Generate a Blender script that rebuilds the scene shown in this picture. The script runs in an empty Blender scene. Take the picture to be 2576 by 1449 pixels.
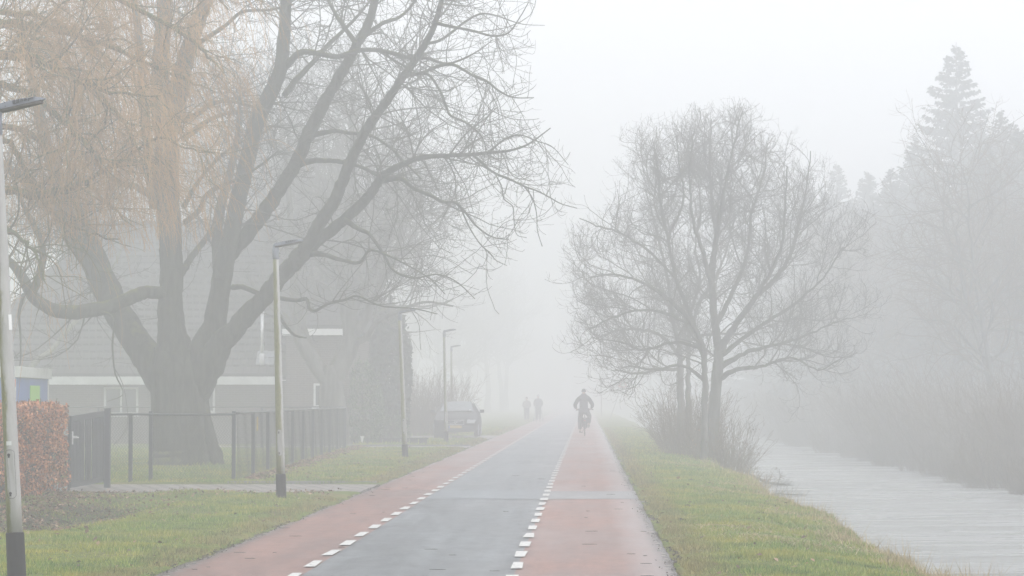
import bpy, bmesh, math, random
import numpy as np
from mathutils import Vector, Matrix, Euler

sc = bpy.context.scene
C = sc.collection
R_ = math.radians

# ------------------------------------------------------------------ camera
CAM_H = 1.55
cam = bpy.data.cameras.new("camera")
cam.lens = 100.0
cam.sensor_width = 36.0
cam.clip_start = 0.1
cam.clip_end = 4000
cam_o = bpy.data.objects.new("camera", cam)
C.objects.link(cam_o)
cam_o.location = (0, 0, CAM_H)
cam_o.rotation_euler = (R_(90 + 2.229), 0, R_(1.497))
sc.camera = cam_o

# ------------------------------------------------------------------ world, sun, exposure
SUN_EL, SUN_ROT = R_(38), R_(122)
w = bpy.data.worlds.new("World")
sc.world = w
w.use_nodes = True
nt = w.node_tree
nt.nodes.clear()
out = nt.nodes.new("ShaderNodeOutputWorld")
bg = nt.nodes.new("ShaderNodeBackground")
sky = nt.nodes.new("ShaderNodeTexSky")
sky.sky_type = 'NISHITA'
sky.sun_disc = False
sky.sun_elevation = SUN_EL
sky.sun_rotation = SUN_ROT
sky.dust_density = 4.0
hsv = nt.nodes.new("ShaderNodeHueSaturation")
hsv.inputs['Saturation'].default_value = 0.10
mixw = nt.nodes.new("ShaderNodeMix")
mixw.data_type = 'RGBA'
mixw.inputs['Factor'].default_value = 0.72
mixw.inputs['B'].default_value = (8.2, 8.34, 8.85, 1)       # even overcast deck
nt.links.new(sky.outputs[0], hsv.inputs['Color'])
nt.links.new(hsv.outputs[0], mixw.inputs['A'])
nt.links.new(mixw.outputs['Result'], bg.inputs['Color'])
bg.inputs['Strength'].default_value = 0.12
nt.links.new(bg.outputs[0], out.inputs[0])

sun = bpy.data.lights.new("sun", 'SUN')
sun.energy = 0.8
sun.angle = R_(25)
sun.color = (1.0, 0.97, 0.93)
sun_o = bpy.data.objects.new("sun", sun)
C.objects.link(sun_o)
sun_o.rotation_euler = Euler((R_(90) - SUN_EL, 0, R_(180) - SUN_ROT + R_(0)), 'XYZ')
sun_o.location = (0, 0, 60)

sc.view_settings.view_transform = 'Standard'
sc.view_settings.look = 'None'
sc.view_settings.exposure = 0.79
sc.view_settings.gamma = 1.0
sc.cycles.max_bounces = 8
sc.cycles.volume_bounces = 3
sc.cycles.diffuse_bounces = 2
sc.cycles.glossy_bounces = 2
sc.cycles.use_denoising = True
sc.render.film_transparent = False

# ------------------------------------------------------------------ helpers
F = 2576 * 100 / 36.0
RM = cam_o.rotation_euler.to_matrix()

def P(px, py, Y):
    """world point seen at (px, py) of the 2576-wide photo, at depth Y"""
    d = RM @ Vector(((px - 1288) / F, -(py - 724.5) / F, -1))
    k = Y / d.y
    return Vector((d.x * k, Y, CAM_H + d.z * k))

def link(o, parent=None):
    C.objects.link(o)
    if parent is not None:
        o.parent = parent
    return o

def tag(o, label=None, cat=None, group=None, kind=None):
    if label: o["label"] = label
    if cat: o["category"] = cat
    if group: o["group"] = group
    if kind: o["kind"] = kind
    return o

def empty(name, loc=(0, 0, 0), rz=0.0):
    o = bpy.data.objects.new(name, None)
    o.empty_display_size = 0.2
    o.location = loc
    o.rotation_euler = (0, 0, rz)
    return link(o)

def np_mesh(name, V, Fq, mat, parent=None, smooth=False, mats=None, midx=None):
    """V (n,3) array, Fq (m,k) array of k-gons"""
    V = np.asarray(V, dtype=np.float32).reshape(-1, 3)
    Fq = np.asarray(Fq, dtype=np.int32)
    m, k = Fq.shape
    me = bpy.data.meshes.new(name)
    me.vertices.add(len(V))
    me.vertices.foreach_set("co", V.ravel())
    me.loops.add(m * k)
    me.loops.foreach_set("vertex_index", Fq.ravel())
    me.polygons.add(m)
    me.polygons.foreach_set("loop_start", np.arange(0, m * k, k, dtype=np.int32))
    me.polygons.foreach_set("loop_total", np.full(m, k, dtype=np.int32))
    if smooth:
        me.polygons.foreach_set("use_smooth", np.ones(m, dtype=bool))
    if mat is not None:
        me.materials.append(mat)
    for x in (mats or []):
        me.materials.append(x)
    if midx is not None:
        me.polygons.foreach_set("material_index", np.asarray(midx, dtype=np.int32))
    me.update(calc_edges=True)
    o = bpy.data.objects.new(name, me)
    return link(o, parent)

class MB:
    """collects boxes, tubes and polygons into one mesh"""
    def __init__(s):
        s.v = []; s.f = []
    def _add(s, vs, fs):
        b = len(s.v)
        s.v += [tuple(v) for v in vs]
        s.f += [tuple(b + i for i in f) for f in fs]
    def box(s, x0, x1, y0, y1, z0, z1, M=None):
        vs = [Vector(v) for v in ((x0,y0,z0),(x1,y0,z0),(x1,y1,z0),(x0,y1,z0),(x0,y0,z1),(x1,y0,z1),(x1,y1,z1),(x0,y1,z1))]
        if M is not None: vs = [M @ v for v in vs]
        s._add(vs, [(0,3,2,1),(4,5,6,7),(0,1,5,4),(1,2,6,5),(2,3,7,6),(3,0,4,7)])
        return s
    def tube(s, pts, rad, sides=10, caps=True, flat=1.0):
        pts = [Vector(p) for p in pts]
        if not hasattr(rad, '__len__'): rad = [rad] * len(pts)
        rings = []
        for i, p in enumerate(pts):
            t = (pts[min(i+1, len(pts)-1)] - pts[max(i-1, 0)])
            t = t.normalized() if t.length > 1e-9 else Vector((0, 0, 1))
            ref = Vector((0, 1, 0)) if abs(t.y) < 0.9 else Vector((1, 0, 0))
            a = t.cross(ref).normalized(); b = t.cross(a).normalized()
            rings.append([p + (a * math.cos(q) + b * math.sin(q) * flat) * rad[i]
                          for q in [2 * math.pi * k / sides for k in range(sides)]])
        vs = [v for r in rings for v in r]
        fs = []
        for i in range(len(pts) - 1):
            for k in range(sides):
                k2 = (k + 1) % sides
                fs.append((i*sides+k, i*sides+k2, (i+1)*sides+k2, (i+1)*sides+k))
        if caps:
            fs.append(tuple(range(sides))[::-1])
            fs.append(tuple((len(pts)-1)*sides + k for k in range(sides)))
        s._add(vs, fs)
        return s
    def ring(s, c, R, r, axis='X', n=28, m=6):
        """torus"""
        c = Vector(c); vs = []; fs = []
        for i in range(n):
            a = 2*math.pi*i/n
            for j in range(m):
                b = 2*math.pi*j/m
                rr = R + r*math.cos(b)
                if axis == 'X': v = Vector((r*math.sin(b), rr*math.cos(a), rr*math.sin(a)))
                else: v = Vector((rr*math.cos(a), r*math.sin(b), rr*math.sin(a)))
                vs.append(c + v)
        for i in range(n):
            for j in range(m):
                fs.append((i*m+j, i*m+(j+1)%m, ((i+1)%n)*m+(j+1)%m, ((i+1)%n)*m+j))
        s._add(vs, fs)
        return s
    def poly(s, pts):
        s._add(pts, [tuple(range(len(pts)))])
        return s
    def prism(s, pts, d):
        """polygon extruded by vector d"""
        n = len(pts); d = Vector(d)
        vs = [Vector(p) for p in pts] + [Vector(p) + d for p in pts]
        fs = [tuple(range(n))[::-1], tuple(range(n, 2*n))]
        for k in range(n):
            fs.append((k, (k+1) % n, n+(k+1) % n, n+k))
        s._add(vs, fs)
        return s
    def build(s, name, mat, parent=None, smooth=False, bevel=0.0, sub=0):
        me = bpy.data.meshes.new(name)
        me.from_pydata(s.v, [], s.f)
        me.update()
        bm = bmesh.new(); bm.from_mesh(me)
        bmesh.ops.recalc_face_normals(bm, faces=bm.faces)
        bm.to_mesh(me); bm.free()
        if smooth:
            for p in me.polygons: p.use_smooth = True
        me.materials.append(mat)
        o = link(bpy.data.objects.new(name, me), parent)
        if bevel > 0:
            b = o.modifiers.new("bevel", 'BEVEL'); b.width = bevel; b.segments = 2; b.limit_method = 'ANGLE'
        if sub:
            b = o.modifiers.new("sub", 'SUBSURF'); b.levels = sub; b.render_levels = sub
        return o

# ------------------------------------------------------------------ materials
def new_mat(name):
    m = bpy.data.materials.new(name)
    m.use_nodes = True
    n = m.node_tree
    n.nodes.clear()
    o = n.nodes.new("ShaderNodeOutputMaterial")
    b = n.nodes.new("ShaderNodeBsdfPrincipled")
    n.links.new(b.outputs[0], o.inputs[0])
    return m, n, b

def ramp(n, fac, stops):
    r = n.nodes.new("ShaderNodeValToRGB")
    e = r.color_ramp.elements
    while len(e) < len(stops): e.new(0.5)
    for k, (p, c) in enumerate(stops):
        e[k].position = p
        e[k].color = (*c, 1) if len(c) == 3 else c
    n.links.new(fac, r.inputs['Fac'])
    return r.outputs['Color']

def noise(n, scale, detail=4, rough=0.55, vec=None, dist=0.0):
    t = n.nodes.new("ShaderNodeTexNoise")
    t.inputs['Scale'].default_value = scale
    t.inputs['Detail'].default_value = detail
    t.inputs['Roughness'].default_value = rough
    t.inputs['Distortion'].default_value = dist
    if vec is not None: n.links.new(vec, t.inputs['Vector'])
    return t.outputs['Fac']

def coords(n, scale=(1, 1, 1), kind='Object', rot=(0, 0, 0)):
    if kind == 'World':
        tc = n.nodes.new("ShaderNodeNewGeometry"); src = tc.outputs['Position']
    else:
        tc = n.nodes.new("ShaderNodeTexCoord"); src = tc.outputs[kind]
    mp = n.nodes.new("ShaderNodeMapping")
    mp.inputs['Scale'].default_value = scale
    mp.inputs['Rotation'].default_value = rot
    n.links.new(src, mp.inputs['Vector'])
    return mp.outputs[0]

def mixc(n, fac, a, b):
    m = n.nodes.new("ShaderNodeMix"); m.data_type = 'RGBA'
    if isinstance(fac, float): m.inputs['Factor'].default_value = fac
    else: n.links.new(fac, m.inputs['Factor'])
    for s, c in (('A', a), ('B', b)):
        if isinstance(c, tuple): m.inputs[s].default_value = (*c, 1)
        else: n.links.new(c, m.inputs[s])
    return m.outputs['Result']

def math_(n, op, a, b=0.0, clamp=False):
    m = n.nodes.new("ShaderNodeMath"); m.operation = op; m.use_clamp = clamp
    for i, c in enumerate((a, b)):
        if isinstance(c, (float, int)): m.inputs[i].default_value = c
        else: n.links.new(c, m.inputs[i])
    return m.outputs[0]

def bump(n, b, h, strength=0.4, dist=0.02):
    k = n.nodes.new("ShaderNodeBump")
    k.inputs['Strength'].default_value = strength
    k.inputs['Distance'].default_value = dist
    n.links.new(h, k.inputs['Height'])
    n.links.new(k.outputs[0], b.inputs['Normal'])

def simple(name, col, rough=0.6, metal=0.0, var=0.25, scale=6.0, bmp=0.15, spec=0.5, island=0.0):
    m, n, b = new_mat(name)
    v = coords(n)
    f = noise(n, scale, 5, 0.6, v)
    lo = tuple(c * (1 - var) for c in col); hi = tuple(min(1, c * (1 + var)) for c in col)
    c = ramp(n, f, [(0.3, lo), (0.7, hi)])
    if island > 0:
        g = n.nodes.new("ShaderNodeNewGeometry")
        lo2 = tuple(x * (1 - island) for x in col); hi2 = tuple(min(1, x * (1 + island)) for x in col)
        c2 = ramp(n, g.outputs['Random Per Island'], [(0.0, lo2), (1.0, hi2)])
        c = mixc(n, 0.6, c, c2)
    n.links.new(c, b.inputs['Base Color'])
    b.inputs['Roughness'].default_value = rough
    b.inputs['Metallic'].default_value = metal
    b.inputs['Specular IOR Level'].default_value = spec
    if bmp: bump(n, b, noise(n, scale * 4, 4, 0.6, v), bmp, 0.01)
    return m

def bark_mat(name, lo, hi, moss=None, scale=6, bstr=0.8, mosspos=(0.52, 0.62)):
    m, n, b = new_mat(name)
    v = coords(n, (1, 1, 0.16))
    f = noise(n, scale, 8, 0.65, v, 0.8)
    c = ramp(n, f, [(0.3, lo), (0.7, hi)])
    if moss:
        f2 = noise(n, 4.5, 6, 0.65, coords(n))
        g = n.nodes.new("ShaderNodeNewGeometry")
        sx = n.nodes.new("ShaderNodeSeparateXYZ"); n.links.new(g.outputs['Normal'], sx.inputs[0])
        up = math_(n, 'MULTIPLY', sx.outputs['Z'], 0.30)
        k = math_(n, 'ADD', f2, up)
        k = ramp(n, k, [(mosspos[0], (0, 0, 0)), (mosspos[1], (1, 1, 1))])
        c = mixc(n, k, c, moss)
    n.links.new(c, b.inputs['Base Color'])
    b.inputs['Roughness'].default_value = 0.9
    b.inputs['Specular IOR Level'].default_value = 0.2
    bump(n, b, f, bstr, 0.03)
    return m

def leaf_mat(name, stops, rough=0.7, spec=0.3, tr=0.0):
    m, n, b = new_mat(name)
    g = n.nodes.new("ShaderNodeNewGeometry")
    c = ramp(n, g.outputs['Random Per Island'], stops)
    n.links.new(c, b.inputs['Base Color'])
    b.inputs['Roughness'].default_value = rough
    b.inputs['Specular IOR Level'].default_value = spec
    return m

# ground: grass turf, soil and moss patches
def ground_material():
    m, n, b = new_mat("turf")
    v = coords(n, kind='World')
    f1 = noise(n, 0.55, 5, 0.6, v)
    f2 = noise(n, 9.0, 6, 0.7, v)
    c = ramp(n, f2, [(0.30, (0.060, 0.085, 0.014)), (0.52, (0.120, 0.170, 0.024)), (0.75, (0.23, 0.24, 0.05))])
    c2 = ramp(n, f2, [(0.3, (0.10, 0.09, 0.03)), (0.7, (0.27, 0.24, 0.085))])
    k = ramp(n, f1, [(0.48, (0, 0, 0)), (0.66, (1, 1, 1))])
    c = mixc(n, k, c, c2)
    # leaf-littered soil of the hollow by the hedge, and bare soil strip under it
    sx = n.nodes.new("ShaderNodeSeparateXYZ"); n.links.new(v, sx.inputs[0])
    dx = math_(n, 'DIVIDE', math_(n, 'SUBTRACT', sx.outputs['X'], -7.55), 1.35)
    dy = math_(n, 'DIVIDE', math_(n, 'SUBTRACT', sx.outputs['Y'], 38.6), 6.6)
    d = math_(n, 'ADD', math_(n, 'POWER', math_(n, 'ABSOLUTE', dx), 2.0), math_(n, 'POWER', math_(n, 'ABSOLUTE', dy), 2.0))
    d = math_(n, 'ADD', d, math_(n, 'MULTIPLY', math_(n, 'SUBTRACT', noise(n, 2.2, 5, 0.65, v), 0.5), 1.6))
    k2 = ramp(n, d, [(0.62, (1, 1, 1)), (1.0, (0, 0, 0))])
    soil = ramp(n, noise(n, 24, 6, 0.7, v), [(0.3, (0.014, 0.018, 0.007)), (0.55, (0.045, 0.048, 0.018)), (0.75, (0.12, 0.092, 0.048))])
    c = mixc(n, k2, c, soil)
    fb = math_(n, 'ADD', sx.outputs['X'], math_(n, 'MULTIPLY', f1, 2.0))
    c = mixc(n, ramp(n, math_(n, 'MULTIPLY', fb, 0.05), [(0.30, (0, 0, 0)), (0.42, (1, 1, 1))]), c, soil)
    n.links.new(c, b.inputs['Base Color'])
    b.inputs['Roughness'].default_value = 0.95
    b.inputs['Specular IOR Level'].default_value = 0.15
    bump(n, b, f2, 0.8, 0.04)
    return m

def asphalt(name, lo, hi, rough_lo, rough_hi, wet_edges=()):
    m, n, b = new_mat(name)
    v = coords(n, kind='World')
    g0 = noise(n, 30, 6, 0.9, v)
    g1 = noise(n, 5, 8, 0.8, coords(n, (1, 0.35, 1), 'World'))
    trk = noise(n, 2.6, 4, 0.6, coords(n, (1, 0.03, 1), 'World'))
    g = math_(n, 'ADD', math_(n, 'MULTIPLY', g0, 0.42), math_(n, 'ADD', math_(n, 'MULTIPLY', g1, 0.36), math_(n, 'MULTIPLY', trk, 0.22)))
    big = noise(n, 0.8, 6, 0.6, coords(n, (1, 0.22, 1), 'World'))
    c = ramp(n, g, [(0.38, lo), (0.62, hi)])
    dark = tuple(x * 0.72 for x in lo)
    k = ramp(n, big, [(0.42, (0.85, 0.85, 0.85)), (0.58, (0, 0, 0))])
    c = mixc(n, k, c, mixc(n, 0.5, c, dark))
    sx = n.nodes.new("ShaderNodeSeparateXYZ"); n.links.new(v, sx.inputs[0])
    r = ramp(n, big, [(0.35, (rough_lo,) * 3), (0.7, (rough_hi,) * 3)])
    # wet film towards the verge, its pale grey sheen painted into the colour
    if wet_edges:
        e = math_(n, 'SUBTRACT', sx.outputs['X'], 0.30)
        e = math_(n, 'ADD', e, math_(n, 'MULTIPLY', math_(n, 'SUBTRACT', noise(n, 1.1, 5, 0.6, coords(n, (1, 0.15, 1), 'World')), 0.5), 0.55))
        k = ramp(n, math_(n, 'MULTIPLY', e, 3.0), [(0.0, (0, 0, 0)), (1.0, (0.60, 0.60, 0.60))])
        c = mixc(n, k, c, ramp(n, g, [(0.33, (0.20, 0.16, 0.155)), (0.67, (0.40, 0.35, 0.345))]))
        r = mixc(n, k, r, (0.24, 0.24, 0.24))
    # dirt washed to the road's edge
    for x0, wd in wet_edges:
        e = math_(n, 'ABSOLUTE', math_(n, 'SUBTRACT', sx.outputs['X'], x0))
        e = math_(n, 'ADD', e, math_(n, 'MULTIPLY', math_(n, 'SUBTRACT', noise(n, 3.5, 6, 0.7, v), 0.5), wd * 1.6))
        k = ramp(n, math_(n, 'DIVIDE', e, wd), [(0.25, (1, 1, 1)), (1.0, (0, 0, 0))])
        c = mixc(n, k, c, (0.085, 0.070, 0.062))
        r = mixc(n, k, r, (0.26, 0.26, 0.26))
    n.links.new(c, b.inputs['Base Color'])
    n.links.new(r, b.inputs['Roughness'])
    b.inputs['Specular IOR Level'].default_value = 0.30
    bump(n, b, g, 0.35, 0.006)
    return m

M = {}
M['turf'] = ground_material()
M['red'] = asphalt("red_asphalt", (0.115, 0.052, 0.038), (0.385, 0.208, 0.160), 0.34, 0.55, ((0.84, 0.20), (-3.76, 0.18)))
M['grey'] = asphalt("grey_asphalt", (0.038, 0.045, 0.048), (0.29, 0.31, 0.317), 0.34, 0.55)
M['patch'] = asphalt("asphalt_patch", (0.19, 0.19, 0.19), (0.30, 0.30, 0.30), 0.45, 0.55)
M['patch2'] = asphalt("asphalt_patch_dark", (0.15, 0.17, 0.18), (0.27, 0.29, 0.30), 0.45, 0.55)
M['joint'] = simple("joint", (0.05, 0.05, 0.05), 0.7)

def paint_mat():
    m, n, b = new_mat("road_paint")
    v = coords(n, kind='World')
    f = noise(n, 14, 6, 0.75, v)
    c = ramp(n, f, [(0.34, (0.20, 0.19, 0.18)), (0.47, (0.60, 0.60, 0.57))])
    n.links.new(c, b.inputs['Base Color'])
    b.inputs['Roughness'].default_value = 0.55
    bump(n, b, noise(n, 90, 3, 0.7, v), 0.3, 0.004)
    return m
M['paint'] = paint_mat()

def brick_mat(name, c1, c2, mortar, scale, bw, bh, msize=0.02, kind='Object', rot=(0, 0, 0), rough=0.8, bstr=0.6):
    m, n, b = new_mat(name)
    v = coords(n, kind=kind, rot=rot)
    t = n.nodes.new("ShaderNodeTexBrick")
    t.inputs['Color1'].default_value = (*c1, 1)
    t.inputs['Color2'].default_value = (*c2, 1)
    t.inputs['Mortar'].default_value = (*mortar, 1)
    t.inputs['Scale'].default_value = scale
    t.inputs['Brick Width'].default_value = bw
    t.inputs['Row Height'].default_value = bh
    t.inputs['Mortar Size'].default_value = msize
    n.links.new(v, t.inputs['Vector'])
    f = noise(n, 7, 6, 0.7, v)
    c = mixc(n, ramp(n, f, [(0.4, (0.0, 0.0, 0.0)), (0.7, (0.45, 0.45, 0.45))]), t.outputs['Color'], tuple(x * 0.6 for x in c1))
    n.links.new(c, b.inputs['Base Color'])
    b.inputs['Roughness'].default_value = rough
    bump(n, b, t.outputs['Fac'], -bstr, 0.01)
    return m
M['pavers'] = brick_mat("clay_pavers", (0.24, 0.215, 0.195), (0.38, 0.34, 0.31), (0.05, 0.055, 0.035), 1, 0.34, 0.42, 0.035, rot=(0, 0, 0.12), rough=0.5)
M['house_brick'] = brick_mat("house_brick", (0.085, 0.068, 0.060), (0.12, 0.095, 0.082), (0.17, 0.16, 0.15), 1, 0.22, 0.075, 0.009, rot=(R_(90), 0, 0))
M['tiles'] = brick_mat("roof_tiles", (0.052, 0.050, 0.050), (0.075, 0.070, 0.068), (0.025, 0.025, 0.025), 1, 0.26, 0.30, 0.022, rough=0.8, bstr=1.0)

M['bark'] = bark_mat("chestnut_bark", (0.014, 0.014, 0.011), (0.088, 0.092, 0.068), (0.115, 0.125, 0.035), mosspos=(0.68, 0.86), scale=8, bstr=1.0)
M['twig'] = simple("chestnut_twigs", (0.075, 0.072, 0.060), 0.85, bmp=0, scale=1.5, var=0.35)
M['willow_bark'] = bark_mat("willow_bark", (0.07, 0.055, 0.035), (0.17, 0.13, 0.075), (0.11, 0.12, 0.04))
M['willow_strand'] = leaf_mat("willow_strands", [(0, (0.27, 0.145, 0.05)), (0.5, (0.48, 0.28, 0.11)), (1, (0.40, 0.27, 0.13))], 0.6)
M['bark2'] = bark_mat("dark_bark", (0.075, 0.072, 0.068), (0.19, 0.185, 0.17), (0.07, 0.08, 0.03), mosspos=(0.62, 0.8))
M['twig2'] = simple("fine_twigs", (0.16, 0.152, 0.14), 0.9, bmp=0, scale=1.0, var=0.3)
M['twig_brown'] = simple("brush_stems", (0.135, 0.098, 0.062), 0.9, bmp=0, scale=2.0, var=0.4, island=0.5)
M['pale_bark'] = bark_mat("pale_bark", (0.16, 0.17, 0.14), (0.36, 0.36, 0.31))
M['needles'] = leaf_mat("spruce_needles", [(0, (0.016, 0.028, 0.018)), (1, (0.045, 0.062, 0.040))], 0.8, 0.2)
M['cypress'] = leaf_mat("cypress_leaf", [(0, (0.016, 0.024, 0.015)), (1, (0.045, 0.055, 0.035))], 0.8, 0.2)
M['laurel'] = leaf_mat("laurel_leaf", [(0, (0.03, 0.06, 0.025)), (0.8, (0.08, 0.13, 0.06)), (1, (0.22, 0.26, 0.14))], 0.35, 0.5)
M['beech'] = leaf_mat("beech_leaf", [(0, (0.08, 0.026, 0.010)), (0.40, (0.30, 0.090, 0.028)), (0.80, (0.50, 0.18, 0.062)), (1, (0.70, 0.38, 0.19))], 0.5, 0.4)
M['litter'] = leaf_mat("leaf_litter", [(0, (0.05, 0.032, 0.018)), (0.6, (0.17, 0.085, 0.045)), (0.9, (0.33, 0.19, 0.11)), (1, (0.5, 0.38, 0.28))], 0.6)
M['straw'] = leaf_mat("straw", [(0, (0.20, 0.14, 0.07)), (0.5, (0.38, 0.29, 0.15)), (1, (0.52, 0.43, 0.26))], 0.7)
M['core'] = simple("hedge_core", (0.045, 0.026, 0.016), 0.9)

def grass_mat():
    m, n, b = new_mat("grass_blades")
    g = n.nodes.new("ShaderNodeNewGeometry")
    c = ramp(n, g.outputs['Random Per Island'], [(0, (0.050, 0.120, 0.010)), (0.45, (0.120, 0.235, 0.018)), (0.80, (0.24, 0.33, 0.035)), (1, (0.46, 0.42, 0.16))])
    v = coords(n, kind='World')
    k = ramp(n, noise(n, 0.7, 7, 0.7, v), [(0.44, (0, 0, 0)), (0.60, (0.95, 0.95, 0.95))])
    kd = ramp(n, noise(n, 1.6, 6, 0.7, coords(n, (1, .6, 1), 'World')), [(0.38, (0.75, 0.75, 0.75)), (0.52, (0, 0, 0))])
    c = mixc(n, kd, c, (0.060, 0.100, 0.016))
    c2 = ramp(n, g.outputs['Random Per Island'], [(0, (0.19, 0.20, 0.012)), (0.6, (0.38, 0.36, 0.03)), (1, (0.46, 0.40, 0.11))])
    c = mixc(n, k, c, c2)
    sx = n.nodes.new("ShaderNodeSeparateXYZ"); n.links.new(v, sx.inputs[0])
    e = math_(n, 'MINIMUM', math_(n, 'ABSOLUTE', math_(n, 'ADD', sx.outputs['X'], 3.85)), math_(n, 'ABSOLUTE', math_(n, 'SUBTRACT', sx.outputs['X'], 0.95)))
    e = math_(n, 'ADD', e, math_(n, 'MULTIPLY', math_(n, 'SUBTRACT', noise(n, 1.8, 6, 0.7, v), 0.5), 0.9))
    c = mixc(n, ramp(n, e, [(0.10, (0.72, 0.72, 0.72)), (0.42, (0, 0, 0))]), c, ramp(n, g.outputs['Random Per Island'], [(0, (0.10, 0.075, 0.028)), (1, (0.34, 0.27, 0.11))]))
    n.links.new(c, b.inputs['Base Color'])
    b.inputs['Roughness'].default_value = 0.5
    b.inputs['Specular IOR Level'].default_value = 0.35
    return m
M['grass'] = grass_mat()

def water_mat():
    m, n, b = new_mat("canal_water")
    v = coords(n, (0.20, 0.50, 1), 'World')
    v2 = coords(n, (0.8, 2.0, 1), 'World')
    h = math_(n, 'ADD', noise(n, 0.9, 4, 0.6, v, 1.5), math_(n, 'MULTIPLY', noise(n, 1.2, 5, 0.7, v2, 1.2), 0.45))
    b.inputs['Base Color'].default_value = (0.27, 0.275, 0.27, 1)
    n.links.new(ramp(n, noise(n, 0.7, 5, 0.6, coords(n, (0.22, 0.55, 1), 'World'), 1.6), [(0.36, (0.10, 0.10, 0.10)), (0.68, (0.42, 0.42, 0.42))]), b.inputs['Roughness'])
    b.inputs['IOR'].default_value = 1.40
    bump(n, b, h, 1.0, 0.28)
    return m
M['water'] = water_mat()

def pole_mat(name="weathered_pole", lo=0.46):
    m, n, b = new_mat(name)
    v = coords(n, (3, 3, 0.7))
    f = noise(n, 2.2, 7, 0.7, v, 0.4)
    c = ramp(n, noise(n, 3, 6, 0.7, coords(n, (2, 2, 0.5))), [(0.3, (0.29, 0.29, 0.285)), (0.7, (0.46, 0.46, 0.45))])
    tc = n.nodes.new("ShaderNodeTexCoord")
    sx = n.nodes.new("ShaderNodeSeparateXYZ"); n.links.new(tc.outputs['Object'], sx.inputs[0])
    side = math_(n, 'MULTIPLY', sx.outputs['X'], -5.0)           # algae on the pole's shaded left flank
    k = math_(n, 'ADD', math_(n, 'ADD', f, side), math_(n, 'MULTIPLY', sx.outputs['Z'], -0.05))
    k = ramp(n, k, [(lo, (0, 0, 0)), (lo + 0.14, (1, 1, 1))])
    alg = ramp(n, noise(n, 30, 4, 0.7, v), [(0.3, (0.09, 0.095, 0.03)), (0.7, (0.22, 0.22, 0.085))])
    c = mixc(n, k, c, alg)
    n.links.new(c, b.inputs['Base Color'])
    b.inputs['Roughness'].default_value = 0.5
    bump(n, b, f, 0.15, 0.004)
    return m
M['pole'] = pole_mat()
M['pole_algae'] = pole_mat("algae_covered_pole", 0.22)
M['alu'] = simple("lamp_housing", (0.27, 0.295, 0.345), 0.5, 0.0, 0.12, 9)
M['head'] = simple("lamp_head_paint", (0.15, 0.165, 0.20), 0.55, 0, 0.15, 9)
M['alu_dark'] = simple("lamp_underside", (0.06, 0.052, 0.045), 0.6, 0, 0.4, 14)
M['black'] = simple("black_plastic", (0.012, 0.012, 0.013), 0.6, 0, 0.3, 9, spec=0.2)
M['grille'] = simple("lamp_grille", (0.055, 0.057, 0.065), 0.6, 0, 0.3, 40)
M['white'] = simple("white_paint", (0.72, 0.73, 0.73), 0.5, 0, 0.08, 4, 0.05)
M['dwhite'] = simple("dirty_white_paint", (0.56, 0.58, 0.57), 0.55, 0, 0.15, 3, 0.05)
M['glass'] = simple("window_glass", (0.05, 0.055, 0.06), 0.08, 0, 0.2, 1, 0)
M['gate'] = simple("anthracite_metal", (0.045, 0.050, 0.062), 0.45, 0, 0.25, 5)
M['post'] = simple("fence_post_paint", (0.040, 0.047, 0.060), 0.5, 0, 0.3, 5)
M['wire'] = simple("coated_wire", (0.025, 0.032, 0.030), 0.5, 0, 0.2, 5, 0)
M['rail'] = simple("fence_rail", (0.04, 0.045, 0.05), 0.4, 0.1, 0.3, 20)
M['yellow'] = simple("yellow_tag", (0.62, 0.45, 0.07), 0.6)
M['blue'] = simple("cabin_blue", (0.060, 0.135, 0.38), 0.5, 0, 0.1, 2, 0.05)
M['lime'] = simple("cabin_green", (0.29, 0.62, 0.07), 0.5, 0, 0.06, 2, 0.05)
M['redp'] = simple("red_reflector", (0.52, 0.045, 0.055), 0.45, 0, 0.1, 8, 0.05)
M['steel'] = simple("flue_steel", (0.62, 0.63, 0.64), 0.3, 0.4, 0.15, 4)

# ------------------------------------------------------------------ terrain
def smooth(a, b, x):
    t = np.clip((x - a) / (b - a), 0, 1)
    return t * t * (3 - 2 * t)

rngv = np.random.default_rng(5)
_ph = rngv.uniform(0, 6.28, 24)
def wob(x, y):
    return (0.012 * np.sin(2.1 * x + 1.3 * y + _ph[0]) + 0.012 * np.sin(-1.7 * x + 0.9 * y + _ph[1])
            + 0.008 * np.sin(4.3 * x - 3.1 * y + _ph[2]) + 0.006 * np.sin(7.1 * x + 5.2 * y + _ph[3]))
DRIVES = [(-14.0, -3.62, 46.9, 51.3), (-13.0, -3.62, 88.5, 92.8), (-9.0, -3.62, 107.5, 119.0)]
def edge_wob(y):
    return 0.05 * np.sin(0.9 * y + 1) + 0.035 * np.sin(2.3 * y) + 0.02 * np.sin(5.7 * y + 2)
def left_edge(y):
    return -3.71 - 0.13 * np.exp(-(np.maximum(y, 18) - 22) / 12.0) + 0.45 * edge_wob(y)
def bank_x(y):
    return 3.12 + 0.12 * np.sin(0.35 * y) + 0.08 * np.sin(1.1 * y + 1) + 0.04 * np.sin(2.9 * y)
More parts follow.
